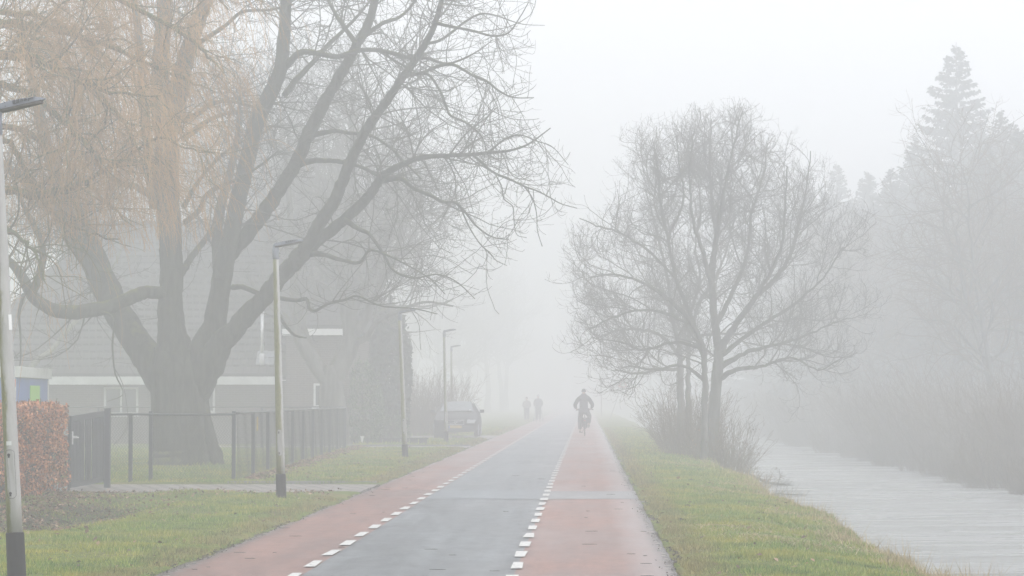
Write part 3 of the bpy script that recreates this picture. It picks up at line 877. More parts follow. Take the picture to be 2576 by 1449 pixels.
    # laterals traced from the photo
    for spec, dy, y0 in (
        ([(1190, 390, 10), (1215, 412, 9), (1245, 436, 8), (1285, 452, 7), (1319, 469, 6.5), (1345, 478, 5.5), (1375, 492, 4.5), (1410, 512, 3.5), (1452, 524, 2.4)], -0.5, -4.0),
        ([(1245, 436, 5), (1262, 470, 4.5), (1268, 500, 4), (1290, 520, 4), (1293, 555, 3), (1300, 590, 2.4), (1325, 598, 2)], -0.4, -4.0),
        ([(1319, 469, 5), (1340, 500, 4), (1350, 540, 3.5), (1352, 580, 3), (1364, 620, 2.5)], 0.3, -4.2),
        ([(1130, 391, 7), (1160, 350, 6), (1190, 320, 5), (1220, 300, 4), (1250, 270, 3)], .4, -3.8),
        ([(1230, 384, 7), (1270, 350, 6), (1310, 340, 5), (1350, 355, 4), (1390, 370, 3), (1430, 415, 2)], -.4, -4.0),
        ([(722, 165, 26), (740, 145, 24), (761, 130, 22), (800, 135, 20), (849, 142, 18), (900, 128, 17), (945, 126, 16), (985, 133, 15), (1030, 145, 14), (1074, 147, 11), (1120, 160, 9), (1160, 150, 7), (1200, 130, 5), (1240, 100, 3)], -2.0, -0.9),
        ([(715, 240, 24), (742, 205, 22), (775, 170, 20), (820, 120, 16), (860, 80, 14), (900, 40, 10), (940, -10, 6)], 1.5, -0.9),
        ([(1055, 183, 11), (1080, 190, 10), (1105, 225, 9), (1120, 262, 9), (1133, 290, 8), (1165, 305, 7), (1195, 325, 6), (1215, 350, 4), (1222, 380, 2.5)], -1, -4.3),
        ([(1020, 190, 13), (1060, 184, 12), (1098, 168, 12), (1140, 163, 11), (1190, 190, 9), (1225, 205, 8), (1255, 228, 7), (1290, 245, 5), (1343, 246, 3)], -1.5, -4.3),
        ([(1098, 59, 14), (1140, 68, 11), (1190, 78, 9), (1240, 90, 7), (1280, 82, 6), (1310, 40, 4), (1330, 5, 3)], -1, -4.5),
        ([(1070, 110, 12), (1110, 100, 10), (1170, 55, 8), (1210, 35, 7), (1250, 40, 5), (1310, 60, 3), (1370, 64, 2)], -1, -4.5),
        ([(960, 455, 20), (1010, 450, 16), (1040, 474, 13), (1084, 492, 12), (1115, 508, 11), (1148, 511, 9), (1175, 540, 8), (1197, 567, 6.5), (1235, 595, 5), (1280, 603, 3)], -1.5, -3.6),
        ([(1160, 525, 6), (1180, 570, 5), (1205, 610, 4.5), (1235, 640, 4), (1248, 655, 3), (1275, 668, 2)], -1, -4.2),
        ([(866, 552, 24), (900, 575, 16), (930, 590, 13), (965, 640, 10), (990, 680, 8), (1040, 700, 6), (1100, 690, 5), (1150, 710, 4), (1195, 752, 2.5)], -1.5, -3.2),
        ([(760, 640, 24), (810, 640, 18), (860, 655, 13), (905, 660, 11), (930, 630, 9), (970, 640, 7), (1030, 670, 5), (1080, 700, 4), (1120, 740, 3)], -2.4, -2.0),
        ([(585, 722, 20), (612, 722, 17), (650, 738, 16), (690, 748, 15), (746, 756, 14), (771, 752, 13), (778, 776, 12), (794, 782, 11), (830, 762, 10), (870, 754, 9), (900, 745, 7), (960, 770, 5), (1040, 776, 4), (1100, 790, 3)], -2.0, -0.8),
        ([(742, 416, 26), (790, 405, 20), (840, 405, 16), (880, 412, 13), (920, 425, 11), (960, 445, 9), (1020, 440, 6)], -1, -1.5),
        ([(776, 342, 22), (840, 330, 15), (880, 335, 12), (930, 340, 10), (980, 370, 9), (1020, 410, 7), (1060, 450, 5)], -1.6, -1.6),
        ([(465, 300, 26), (500, 285, 20), (530, 262, 16), (580, 255, 13), (640, 270, 9), (690, 285, 6)], -1.4, 0),
        ([(460, 350, 24), (500, 320, 20), (540, 295, 15), (600, 280, 11), (650, 285, 8)], 1.6, 0),
        ([(465, 560, 22), (500, 530, 20), (520, 490, 18), (560, 465, 14), (600, 450, 12), (650, 420, 9), (700, 380, 6)], -1.4, 0),
        ([(462, 520, 20), (490, 470, 14), (520, 430, 12), (570, 380, 10), (620, 350, 7)], -1.6, 0),
        ([(455, 690, 28), (480, 650, 24), (510, 610, 22), (540, 570, 18)], 1.4, 0.4),
        ([(390, 500, 20), (340, 470, 16), (290, 455, 14), (230, 400, 10), (170, 370, 7)], 2.4, 0.4),
        ([(480, 120, 20), (560, 70, 14), (610, 30, 12), (680, 25, 9), (740, 10, 6)], -1.5, 0.6),
        ([(898, 112, 20), (860, 60, 15), (830, 10, 12), (800, -60, 8)], 1.8, -2.6),
        ([(905, 100, 18), (960, 60, 14), (1010, 40, 11), (1050, -10, 9), (1070, -80, 5)], 1.2, -2.6),
        ([(700, 780, 14), (712, 810, 12), (740, 842, 9), (770, 850, 5)], -.8, -.9),
        ([(240, 780, 9), (284, 800, 6), (283, 870, 5), (290, 940, 4), (310, 990, 3), (270, 1010, 2)], -.4, -1.2),
        ([(60, 740, 10), (48, 790, 7), (52, 850, 5), (50, 920, 4), (30, 960, 2)], -.6, -2.2),
    ):
        p0 = P(spec[0][0], spec[0][1], Y + y0)
        best = min(((np.hypot(q[:, 0] - p0.x, q[:, 2] - p0.z).min(), i) for i, (q, r) in enumerate(limbs)))[1]
        q = limbs[best][0]; k = int(np.hypot(q[:, 0] - p0.x, q[:, 2] - p0.z).argmin())
        L(spec, dy, max(18, len(spec) * 4), 7, 0.06, q[k, 1] - Y)
    o = tr.build("trunk", M['bark'], None); child_to(root, o)
    # boughs, branches and twigs
    A = np.stack([a for a, _ in limbs]); B = np.stack([b_ for _, b_ in limbs])
    # keep young growth off the thick lower stems
    cr = TreeGeo()
    thin = [(a, b_) for a, b_ in limbs if b_[-1] < 0.16]
    A2 = np.stack([a[4:] for a, b_ in thin]); B2 = np.stack([b_[4:] for a, b_ in thin])
    p1, r1 = grow(g, A2, B2, 360, (1.3, 3.0), 9, (35, 80), 0.20, -0.10, 0.16, 0.5, 0.021, 0.006, 0.05)
    pt, rt = grow(g, A2, B2, 110, (1.2, 2.6), 9, (25, 70), 0.18, -0.03, 0.12, 0.5, 0.018, 0.006, 0.72, 1.0, False)
    p1 = np.concatenate([p1, pt]); r1 = np.concatenate([r1, rt])
    lim = [(0, 930), (560, 930), (620, 800), (1000, 775), (1180, 770), (1300, 650), (1460, 540), (1600, 480)]
    p1, r1 = crown_clip(p1, r1, g, lim, True)
    cr.add(*tubes(p1, r1, 5))
    PA = np.concatenate([interp_n(A2, 9), p1]); RA = np.concatenate([interp_n(B2[..., None], 9)[..., 0], r1])
    p2, r2 = grow(g, PA, RA, 2500, (0.6, 1.6), 7, (30, 80), 0.24, -0.10, 0.20, 0.6, 0.010, 0.0040, 0.1)
    p2, r2 = crown_clip(p2, r2, g, lim, True)
    cr.add(*tubes(p2, r2, 4))
    p3, r3 = grow(g, p2, r2, 7500, (0.22, 0.65), 6, (30, 75), 0.18, -0.05, 0.26, 0.8, 0.006, 0.0033, 0.15)
    p3, r3 = crown_clip(p3, r3, g, lim, True)
    cr.add(*tubes(p3, r3, 3))
    p4, r4 = grow(g, p3, r3, 4000, (0.10, 0.25), 4, (30, 70), 0.15, 0.0, 0.3, 0.9, 0.005, 0.0036, 0.2)
    cr.add(*tubes(p4, r4, 3))
    # few adventitious shoots on the trunk
    sh = cr
    p5, r5 = grow(g, A[:, :10], B[:, :10], 150, (0.4, 1.1), 6, (50, 90), 0.35, 0.0, 0.12, 0.2, 0.009, 0.004, 0.2)
    sh.add(*tubes(p5, r5, 4))
    p6, r6 = grow(g, p5, r5, 400, (0.2, 0.5), 5, (30, 80), 0.3, 0, 0.15, 0.6, 0.006, 0.0036)
    sh.add(*tubes(p6, r6, 3))
    o = cr.build("crown", M['twig'], None); child_to(root, o)

def interp_n(A, n):
    m = A.shape[1]; t = np.linspace(0, m - 1, n); i = np.minimum(t.astype(int), m - 2); f = (t - i)[None, :, None]
    return A[:, i] * (1 - f) + A[:, i + 1] * f
chestnut()

# --- weeping willow at the hedge, trunk left of the frame
def willow():
    g = np.random.default_rng(77)
    base = Vector((-12.6, 50.5, 0))
    root = tree_root("weeping_willow_tree", base, "weeping willow with orange brown hanging strands above the brown hedge")
    tr = TreeGeo()
    pts = [base + Vector(v) for v in ((0, 0, -.1), (0.05, 0, 1.2), (-.1, 0, 2.4), (0.1, -.1, 4.0), (0.3, 0, 5.5), (0.2, 0.1, 7.0), (0.4, 0, 9.5), (0.6, 0, 11.2))]
    q, r = interp_poly(pts, [0.42, 0.34, 0.31, 0.27, 0.22, 0.18, 0.12, 0.04], 30)
    tr.add(*tubes(q[None], r[None], 14, g, 0.05))
    limbs = []
    specs = [
        ([(-330, 560, 34), (-180, 500, 28), (-60, 482, 24), (30, 480, 22), (110, 492, 20), (190, 466, 16), (265, 428, 11), (330, 388, 8), (405, 343, 7), (470, 372, 5), (540, 385, 3)], -1.2),
        ([(-330, 400, 30), (-150, 250, 24), (0, 215, 20), (110, 262, 15), (190, 340, 12), (250, 400, 8)], -1.8),
        ([(-330, 300, 30), (-150, 120, 26), (0, 60, 22), (130, 70, 17), (260, 110, 13), (370, 160, 10), (460, 200, 6), (540, 230, 3)], 0.8),
        ([(-320, 200, 28), (-120, 20, 24), (60, -40, 20), (220, -30, 16), (360, 30, 12), (480, 100, 8), (560, 180, 4)], -0.4),
        ([(-320, 100, 26), (-100, -120, 22), (120, -180, 18), (320, -160, 14), (460, -90, 9), (570, 20, 4)], 1.2),
        ([(-300, 480, 26), (-120, 400, 20), (0, 345, 17), (60, 420, 14), (110, 510, 11), (160, 560, 9), (230, 590, 6), (300, 602, 3)], 0.3),
        ([(-300, 500, 24), (-120, 470, 18), (-20, 560, 14), (40, 590, 11), (90, 640, 7), (110, 700, 4)], -2.0),
        ([(-300, 350, 24), (-100, 320, 18), (60, 330, 14), (170, 420, 10), (260, 500, 7), (320, 560, 4)], 2.0),
        ([(-280, 250, 22), (-60, 150, 18), (120, 160, 14), (250, 240, 10), (330, 340, 7), (370, 440, 4)], -1.0),
        ([(-280, 150, 22), (-80, 40, 18), (80, 40, 14), (200, 90, 11), (300, 190, 8), (380, 270, 5)], 2.2),
        ([(-320, 350, 26), (-450, 250, 20), (-600, 230, 14), (-720, 330, 8), (-760, 420, 4)], 0.6),
        ([(-320, 150, 26), (-450, 20, 20), (-600, -20, 14), (-740, 80, 8), (-800, 180, 4)], -1.0),
        ([(-320, 0, 24), (-420, -160, 18), (-560, -220, 12), (-700, -140, 7), (-760, -40, 4)], 1.6),
        ([(-320, 60, 24), (-330, -160, 18), (-260, -300, 12), (-160, -340, 8), (-60, -300, 4)], 2.2),
        ([(-320, 220, 24), (-380, 100, 18), (-430, 60, 12), (-520, 120, 7), (-560, 260, 4)], -2.6),
        ([(-280, 300, 22), (-120, 200, 18), (40, 130, 14), (160, 190, 10), (280, 230, 7), (400, 240, 4)], -2.2),
    ]
    for sp, dy in specs:
        p, r = limb_px(sp, 50.5 if True else 0, dy)
        q, rr_ = interp_poly(p, r, 40)
        q = q + g.normal(0, 0.02, q.shape)
        q[0] = [base.x + 0.1, base.y, q[0][2] - 0.3]
        tr.add(*tubes(q[None], rr_[None], 8, g, 0.06))
        q2, r2 = interp_poly(p, r, 14)
        limbs.append((q2, r2))
    o = tr.build("trunk", M['willow_bark']); child_to(root, o)
    A = np.stack([a[3:] for a, _ in limbs]); B = np.stack([b_[3:] for _, b_ in limbs])
    br = TreeGeo()
    p1, r1 = grow(g, A, B, 390, (0.7, 1.9), 8, (30, 75), 0.22, 0.08, -0.12, 0.55, 0.022, 0.006, 0.05)
    br.add(*tubes(p1, r1, 5))
    p2, r2 = grow(g, np.concatenate([p1, interp_n(A, 8)]), np.concatenate([r1, interp_n(B[..., None], 8)[..., 0]]), 1750, (0.35, 1.0), 6, (25, 70), 0.22, 0.05, -0.16, 0.6, 0.010, 0.004, 0.1)
    br.add(*tubes(p2, r2, 3))
    o = br.build("branches", M['willow_bark']); child_to(root, o)
    st = TreeGeo()
    p3, r3 = grow(g, np.concatenate([p2, interp_n(p1, 6)]), np.concatenate([r2, interp_n(r1[..., None], 6)[..., 0]]), 8400, (0.5, 1.6), 9, (20, 80), 0.07, -0.26, -0.30, 0.6, 0.0042, 0.0029, 0.2, lscale=False)
    ok = (p3[:, -1, 2] > 4.15) | (g.random(len(p3)) < 0.10); p3, r3 = p3[ok], r3[ok]
    st.add(*tubes(p3, r3, 3))
    p4, r4 = grow(g, p3, r3, 5200, (0.15, 0.5), 5, (20, 45), 0.06, -0.25, -0.3, 0.8, 0.0034, 0.0026, 0.1)
    ok = (p4[:, -1, 2] > 4.0) | (g.random(len(p4)) < 0.15); p4, r4 = p4[ok], r4[ok]
    st.add(*tubes(p4, r4, 3))
    o = st.build("crown", M['willow_strand']); child_to(root, o)
willow()

# --- generic bare tree, grown from a trunk
def bare_tree(name, base, H, seed, label, cat="tree", group=None, stems=1, spread=0.55, r0=0.16, n1=26, n2=260, n3=1500, n4=2600, clear=0.22,
              twig=0.006, curl=0.22, up=0.14, mat_t='bark2', mat_c='twig2', l1=0.42, lean=0.05, ang=(28, 60)):
    g = np.random.default_rng(seed)
    root = tree_root(name, base, label, cat, group)
    tr = TreeGeo(); ps = []; rs = []
    for s in range(stems):
        a = g.uniform(0, 6.28); k = lean if stems == 1 else lean + 0.08
        top = np.array([math.cos(a) * k * H, math.sin(a) * k * H, H * g.uniform(0.8, 0.95)])
        n = 16; t = np.linspace(0, 1, n)[:, None]
        b0 = np.array([math.cos(a), math.sin(a), 0]) * (0.0 if stems == 1 else r0 * 1.2)
        q = b0 + top * t + np.cumsum(g.normal(0, 0.010 * H / 3, (n, 3)), 0) * np.array([1, 1, 0.2]) * (t > 0.1)
        q[0, 2] = -0.1
        r = r0 * (1 - 0.93 * t[:, 0]) ** 0.9 * (1 + 0.5 * np.exp(-t[:, 0] * 18)) + 0.008
        ps.append(q); rs.append(r)
    A = np.stack(ps); B = np.stack(rs)
    tr.add(*tubes(A, B, 10, g, 0.04))
    p1, r1 = grow(g, A, B, n1 * stems, (H * l1 * 0.55, H * l1), 12, ang, curl, up * 0.4, up, 0.7, r0 * 0.55, twig * 1.8, clear, 0.97)
    tr.add(*tubes(p1, r1, 6, g, 0.03))
    o = tr.build("trunk", M[mat_t], root)
    cr = TreeGeo()
    p2, r2 = grow(g, p1, r1, n2 * stems, (H * l1 * 0.28, H * l1 * 0.6), 9, (22, 60), curl * 1.2, up * 0.3, up, 0.65, r0 * 0.22, twig, 0.12)
    cr.add(*tubes(p2, r2, 4))
    p3, r3 = grow(g, np.concatenate([p2, interp_n(p1, 9)]), np.concatenate([r2, interp_n(r1[..., None], 9)[..., 0]]), n3 * stems, (H * 0.05, H * 0.13), 7, (22, 65), curl * 1.3, up * 0.3, up, 0.7, twig * 1.6, twig * 0.65, 0.12)
    cr.add(*tubes(p3, r3, 3))
    if n4:
        p4, r4 = grow(g, p3, r3, n4 * stems, (H * 0.025, H * 0.06), 5, (22, 65), curl * 1.2, 0, up, 0.8, twig, twig * 0.55, 0.12)
        cr.add(*tubes(p4, r4, 3))
    cr.build("crown", M[mat_c], root)
    return root

def copy_tree(o, loc, rz, s=1.0, label=None, group=None):
    c = o.copy(); C.objects.link(c)
    c.location = loc; c.rotation_euler = (0, 0, rz); c.scale = (s, s, s * random.Random(int(loc[1] * 7)).uniform(0.93, 1.07))
    for ch in list(o.children):
        d = ch.copy(); C.objects.link(d); d.parent = c
    if label: c["label"] = label
    if group: c["group"] = group
    return c

def ground_z(x, y): return float(height(np.array([x]), np.array([y]))[0])

# --- right bank group: traced stems with a domed crown of curly twigs
def bank_tree(name, label, specs, Y, seed, nb, crown_r, center, tscale=1.0):
    g = np.random.default_rng(seed)
    b0 = P(specs[0][0][0][0], specs[0][0][0][1], Y)
    base = Vector((b0.x, Y, -0.1))
    root = tree_root(name, base, label)
    tr = TreeGeo(); limbs = []
    for sp, dy, y0 in specs:
        p, r = limb_px(sp, Y + y0, dy)
        r = [x * (0.80 if sp[i_][1] < 930 else 1.0) for i_, x in enumerate(r)]
        q, rr_ = interp_poly(p, r, len(sp) * 5)
        q = q + g.normal(0, 0.012, q.shape)
        tr.add(*tubes(q[None], rr_[None], 9, g, 0.05))
        q2, r2 = interp_poly(p, r, 14); limbs.append((q2, r2))
    o = tr.build("trunk", M['bark2']); child_to(root, o)
    A = np.stack([a[4:] for a, _ in limbs]); B = np.stack([b_[4:] for _, b_ in limbs])
    cr = TreeGeo()
    def clip(p, r):
        # keep growth within the domed crown
        d = (p - np.array(center)) / np.array(crown_r)
        d[..., 2] = np.where(d[..., 2] < 0, d[..., 2] * 0.85, d[..., 2])
        ok = ((d ** 2).sum(-1) < 1.0)[:, 2:].all(1)
        return p[ok], r[ok]
    p1, r1 = clip(*grow(g, A, B, nb[0], (1.2, 2.6), 12, (25, 60), 0.22, 0.02, 0.10, 0.6, 0.024, 0.008, 0.0))
    cr.add(*tubes(p1, r1, 5))
    p2, r2 = clip(*grow(g, np.concatenate([interp_n(p1, 10), interp_n(A, 10)]), np.concatenate([interp_n(r1[..., None], 10)[..., 0], interp_n(B[..., None], 10)[..., 0]]), nb[1], (0.7, 1.7), 10, (20, 60), 0.30, 0.05, 0.24, 0.6, 0.011, 0.0050, 0.0))
    cr.add(*tubes(p2, r2, 4))
    p3, r3 = clip(*grow(g, p2, r2, nb[2], (0.35, 0.9), 9, (20, 60), 0.36, 0.05, 0.26, 0.7, 0.0055, 0.0028, 0.1))
    cr.add(*tubes(p3, r3, 3))
    p4, r4 = clip(*grow(g, p3, r3, nb[3], (0.2, 0.5), 7, (20, 60), 0.36, 0.05, 0.24, 0.8, 0.0034, 0.0022, 0.1))
    cr.add(*tubes(p4, r4, 3))
    o = cr.build("crown", M['twig2']); child_to(root, o)
    return root

cen = P(1795, 700, 75)
bank_tree("canal_bank_tree", "domed bare tree with the thickest trunk of the clump on the canal bank",
    [([(1786, 1165, 42), (1792, 1100, 34), (1799, 1020, 30), (1804, 940, 28), (1807, 880, 28), (1800, 820, 25), (1790, 720, 22), (1795, 640, 18), (1812, 540, 14), (1830, 440, 10), (1850, 350, 6), (1868, 280, 3)], 0, 0),
     ([(1806, 900, 24), (1830, 850, 20), (1862, 800, 18), (1900, 750, 16), (1950, 700, 14), (1990, 640, 11), (2010, 560, 8), (2030, 460, 5), (2040, 380, 3)], 1.5, 0),
     ([(1806, 880, 22), (1850, 820, 16), (1905, 740, 14), (1960, 640, 10), (1975, 540, 7), (1980, 420, 4)], -1.5, 0),
     ([(1804, 930, 18), (1870, 890, 13), (1940, 870, 10), (2010, 850, 8), (2080, 820, 5), (2130, 800, 3)], 0.5, 0),
     ([(1802, 960, 16), (1850, 930, 12), (1920, 920, 9), (1990, 900, 6), (2060, 930, 4), (2120, 900, 3)], -1.0, 0),
     ([(1800, 820, 18), (1840, 740, 14), (1880, 640, 11), (1890, 540, 8), (1920, 440, 6), (1930, 360, 3)], 1.8, 0),
     ([(1790, 720, 16), (1770, 640, 13), (1745, 560, 10), (1735, 470, 7), (1740, 380, 4), (1745, 320, 3)], -1.6, 0),
     ([(1794, 700, 14), (1800, 600, 12), (1790, 500, 9), (1785, 400, 6), (1790, 300, 3)], 1.2, 0),
     ([(1808, 900, 16), (1900, 830, 12), (1990, 770, 9), (2070, 700, 6), (2120, 620, 4)], 1.0, 0)],
    75, 301, (90, 600, 4000, 8000), (4.55, 3.6, 4.75), (P(1810, 700, 75).x, 75, P(1810, 690, 75).z))
bank_tree("canal_bank_tree", "slender bare tree just left of the thickest trunk, reaching over the path",
    [([(1771, 1160, 22), (1772, 1100, 18), (1773, 1020, 16), (1774, 940, 16), (1768, 870, 16), (1745, 820, 14), (1700, 770, 13), (1650, 730, 11), (1600, 705, 8), (1540, 690, 6), (1480, 700, 3)], -0.8, 0),
     ([(1772, 900, 15), (1740, 800, 13), (1700, 700, 11), (1680, 600, 10), (1660, 500, 8), (1655, 420, 6), (1640, 350, 3)], 0.8, 0),
     ([(1745, 820, 11), (1680, 790, 9), (1610, 780, 7), (1540, 800, 5), (1480, 830, 3)], -0.5, 0),
     ([(1700, 700, 9), (1640, 640, 8), (1570, 590, 6), (1510, 570, 5), (1460, 550, 3)], 1.2, 0),
     ([(1680, 600, 9), (1720, 500, 7), (1710, 420, 5), (1700, 340, 3)], -1, 0),
     ([(1772, 880, 12), (1700, 860, 9), (1620, 880, 7), (1560, 860, 5), (1490, 850, 3)], 0.9, 0),
     ([(1776, 960, 12), (1720, 920, 8), (1650, 930, 6), (1580, 920, 4)], -.9, 0)],
    74, 302, (55, 380, 2400, 4600), (4.0, 3.4, 4.4), (P(1745, 700, 74).x, 74, P(1700, 680, 74).z))
bank_tree("canal_bank_tree", "knobbly bare trunk on the path side of the clump on the canal bank",
    [([(1714, 1110, 22), (1713, 1040, 20), (1712, 980, 18), (1712, 920, 19), (1706, 860, 14), (1690, 780, 12), (1680, 700, 10), (1660, 620, 8), (1640, 540, 5), (1620, 460, 3)], 0, 0),
     ([(1712, 900, 13), (1670, 850, 10), (1620, 830, 8), (1560, 830, 6), (1500, 850, 3)], 1.2, 0),
     ([(1706, 850, 12), (1740, 780, 10), (1760, 700, 8), (1750, 620, 6), (1760, 540, 3)], -1, 0),
     ([(1712, 930, 9), (1660, 930, 7), (1600, 940, 5), (1550, 930, 3)], -.6, 0)],
    84, 303, (34, 230, 1300, 2200), (3.8, 3.0, 3.6), (P(1720, 760, 84).x, 84, P(1680, 760, 84).z))
bank_tree("canal_bank_tree", "thinnest bare trunk between the knobbly one and the leaning one on the canal bank",
    [([(1732, 1110, 17), (1732, 1040, 15), (1731, 960, 13), (1732, 900, 13), (1735, 840, 11), (1760, 760, 10), (1800, 700, 8), (1830, 620, 6), (1850, 540, 4)], 0, 0),
     ([(1732, 880, 10), (1700, 800, 8), (1660, 740, 6), (1620, 700, 4), (1590, 640, 3)], 1.0, 0),
     ([(1733, 860, 10), (1790, 840, 8), (1860, 840, 6), (1930, 820, 4), (2000, 800, 3)], -1, 0)],
    86, 304, (30, 200, 1100, 1800), (3.8, 3.0, 3.6), (P(1750, 740, 86).x, 86, P(1750, 740, 86).z))

# --- shrub thicket of thin stems
def thicket(name, base, seed, n, H, rad, label, group=None, mat='twig_brown', leaves=0, splay=0.45, tw=0.006, cat="shrub"):
    g = np.random.default_rng(seed)
    root = tree_root(name, base, label, cat, group)
    th = g.uniform(0, 6.28, n); rr_ = np.sqrt(g.random(n)) * rad
    p0 = np.stack([np.cos(th) * rr_, np.sin(th) * rr_ * 1.6, np.full(n, -0.15)], -1)
    d = np.stack([np.cos(th) * splay * rr_ / rad + g.normal(0, .16, n), np.sin(th) * splay * rr_ / rad + g.normal(0, .16, n), np.ones(n)], -1)
    m = 8; st = H * g.uniform(0.4, 1.0, n) / (m - 1)
    out_ = np.empty((n, m, 3)); out_[:, 0] = p0
    for k in range(1, m):
        d = d + g.normal(0, 0.07, (n, 3)); d /= np.linalg.norm(d, axis=-1, keepdims=True)
        out_[:, k] = out_[:, k - 1] + d * st[:, None]
    R0 = np.linspace(1, 0.35, m)[None] * g.uniform(0.8, 1.7, n)[:, None] * tw
    t = TreeGeo(); t.add(*tubes(out_, R0, 4))
    t.build("stems", M[mat], root)
    t = TreeGeo()
    p2, r2 = grow(g, out_, R0, n * 4, (H * .12, H * .35), 6, (20, 55), 0.18, 0.02, 0.08, 0.7, tw, tw * 0.55, 0.15)
    t.add(*tubes(p2, r2, 3))
    p3, r3 = grow(g, p2, r2, n * 4, (H * .05, H * .15), 4, (20, 60), 0.18, 0.0, 0.05, 0.8, tw * .7, tw * 0.5, 0.1)
    t.add(*tubes(p3, r3, 3))
    t.build("crown", M[mat], root)
    if leaves:
        sel = p2[g.integers(0, len(p2), leaves), g.integers(2, 6, leaves)]
        sel = sel + g.normal(0, 0.03, sel.shape)
        o = leafy("leaves", sel, 0.07, M['litter'], seed + 1, 0.9, root)
    return root
thicket("bank_shrub", (2.95, 79, -0.15), 41, 240, 2.2, 0.75, "brown shrub of thin upright stems around the trunks on the canal bank", group="shrubs at the foot of the bank trees")
thicket("bank_shrub", (2.95, 87, 0.0), 42, 220, 2.3, 0.6, "brown shrub of splayed stems on the path side of the bank trees", group="shrubs at the foot of the bank trees", splay=0.6)
thicket("bramble_bush", (3.62, 74.5, -0.60), 43, 200, 1.9, 0.42, "tangled bramble bush with a few brown leaves hanging over the water by the bank trees", leaves=260, splay=0.5, cat="bush")
thicket("bramble_bush", (3.55, 66.0, -0.55), 44, 120, 0.75, 0.5, "low brown bramble bush on the slope of the canal bank in front of the trees", leaves=120, splay=0.9, cat="bush")

# branches fallen in the water
def fallen(name, spec, Y, seed, label, nb):
    g = np.random.default_rng(seed)
    p, r = limb_px(spec, Y, 0.3)
    base = p[0].copy()
    root = tree_root(name, base, label, "branch")
    t = TreeGeo()
    q, rr_ = interp_poly(p, r, 24)
    t.add(*tubes(q[None], rr_[None], 6, g, 0.05))
    p2, r2 = grow(g, q[None], rr_[None], nb, (0.12, 0.5), 6, (25, 80), 0.25, 0.05, 0.0, 0.7, 0.008, 0.004, 0.1)
    p2[..., 2] = np.maximum(p2[..., 2], -0.79)
    t.add(*tubes(p2, r2, 3))
    o = t.build("branches", M['twig']); child_to(root, o)
fallen("fallen_branch", [(1862, 1178, 6), (1890, 1195, 5), (1925, 1212, 5), (1960, 1218, 4), (1988, 1217, 3)], 77, 51, "dead twiggy branch lying in the canal below the bramble bush", 120)
fallen("fallen_branch", [(1925, 1247, 4), (1950, 1242, 4), (1985, 1243, 3.5), (2030, 1246, 2)], 69, 52, "nearest dead branch poking out of the canal water close to the grass bank", 50)
fallen("fallen_branch", [(1952, 1240, 2.5), (1956, 1220, 2.5), (1962, 1200, 2), (1960, 1180, 1.5)], 69.5, 53, "thin upright twig standing out of the canal water", 8)

# ------------------------------------------------------------------ background trees
far_proto = bare_tree("bare_tree", (-8.6, 97, 0), 13.5, 501, "tall bare tree right behind the house roof, nearest of the pale background trees", stems=2, r0=0.20, n1=22, n2=150, n3=900, n4=900, twig=0.009, clear=0.3)
far_b = bare_tree("bare_tree", (-12.2, 112, 0), 15.5, 502, "tall pale bare tree behind the left part of the house roof", stems=1, r0=0.24, n1=40, n2=320, n3=1700, n4=1200, twig=0.010, clear=0.22, l1=0.36)
GRP = "faded bare trees lining the road in the fog"
LBL = "bare tree faded almost white by the fog along the far road"
for i, (x, y, s, k) in enumerate([(-13.0, 250, 1.0, 1), (-11.6, 275, 1.1, 0), (-10.4, 300, 1.2, 1), (-9.4, 330, 1.35, 0), (-16.5, 215, 1.1, 1),
                                  (7.2, 280, .8, 0), (9.5, 300, .9, 1), (8.0, 335, 1.1, 0), (-16.5, 270, 1.3, 1)]):
    copy_tree((far_proto, far_b)[k], (x, y, 0), 1.3 * i, s, LBL, GRP)
copy_tree(far_b, (-15.8, 118, 0), 2.2, 1.0, "pale bare tree behind the middle of the house ridge")
copy_tree(far_proto, (-19.5, 108, 0), 0.7, 0.95, "pale bare tree behind the left end of the house roof")
copy_tree(far_proto, (-10.2, 108, 0), 4.0, 1.05, "pale bare tree between the house roof and the columnar evergreen")

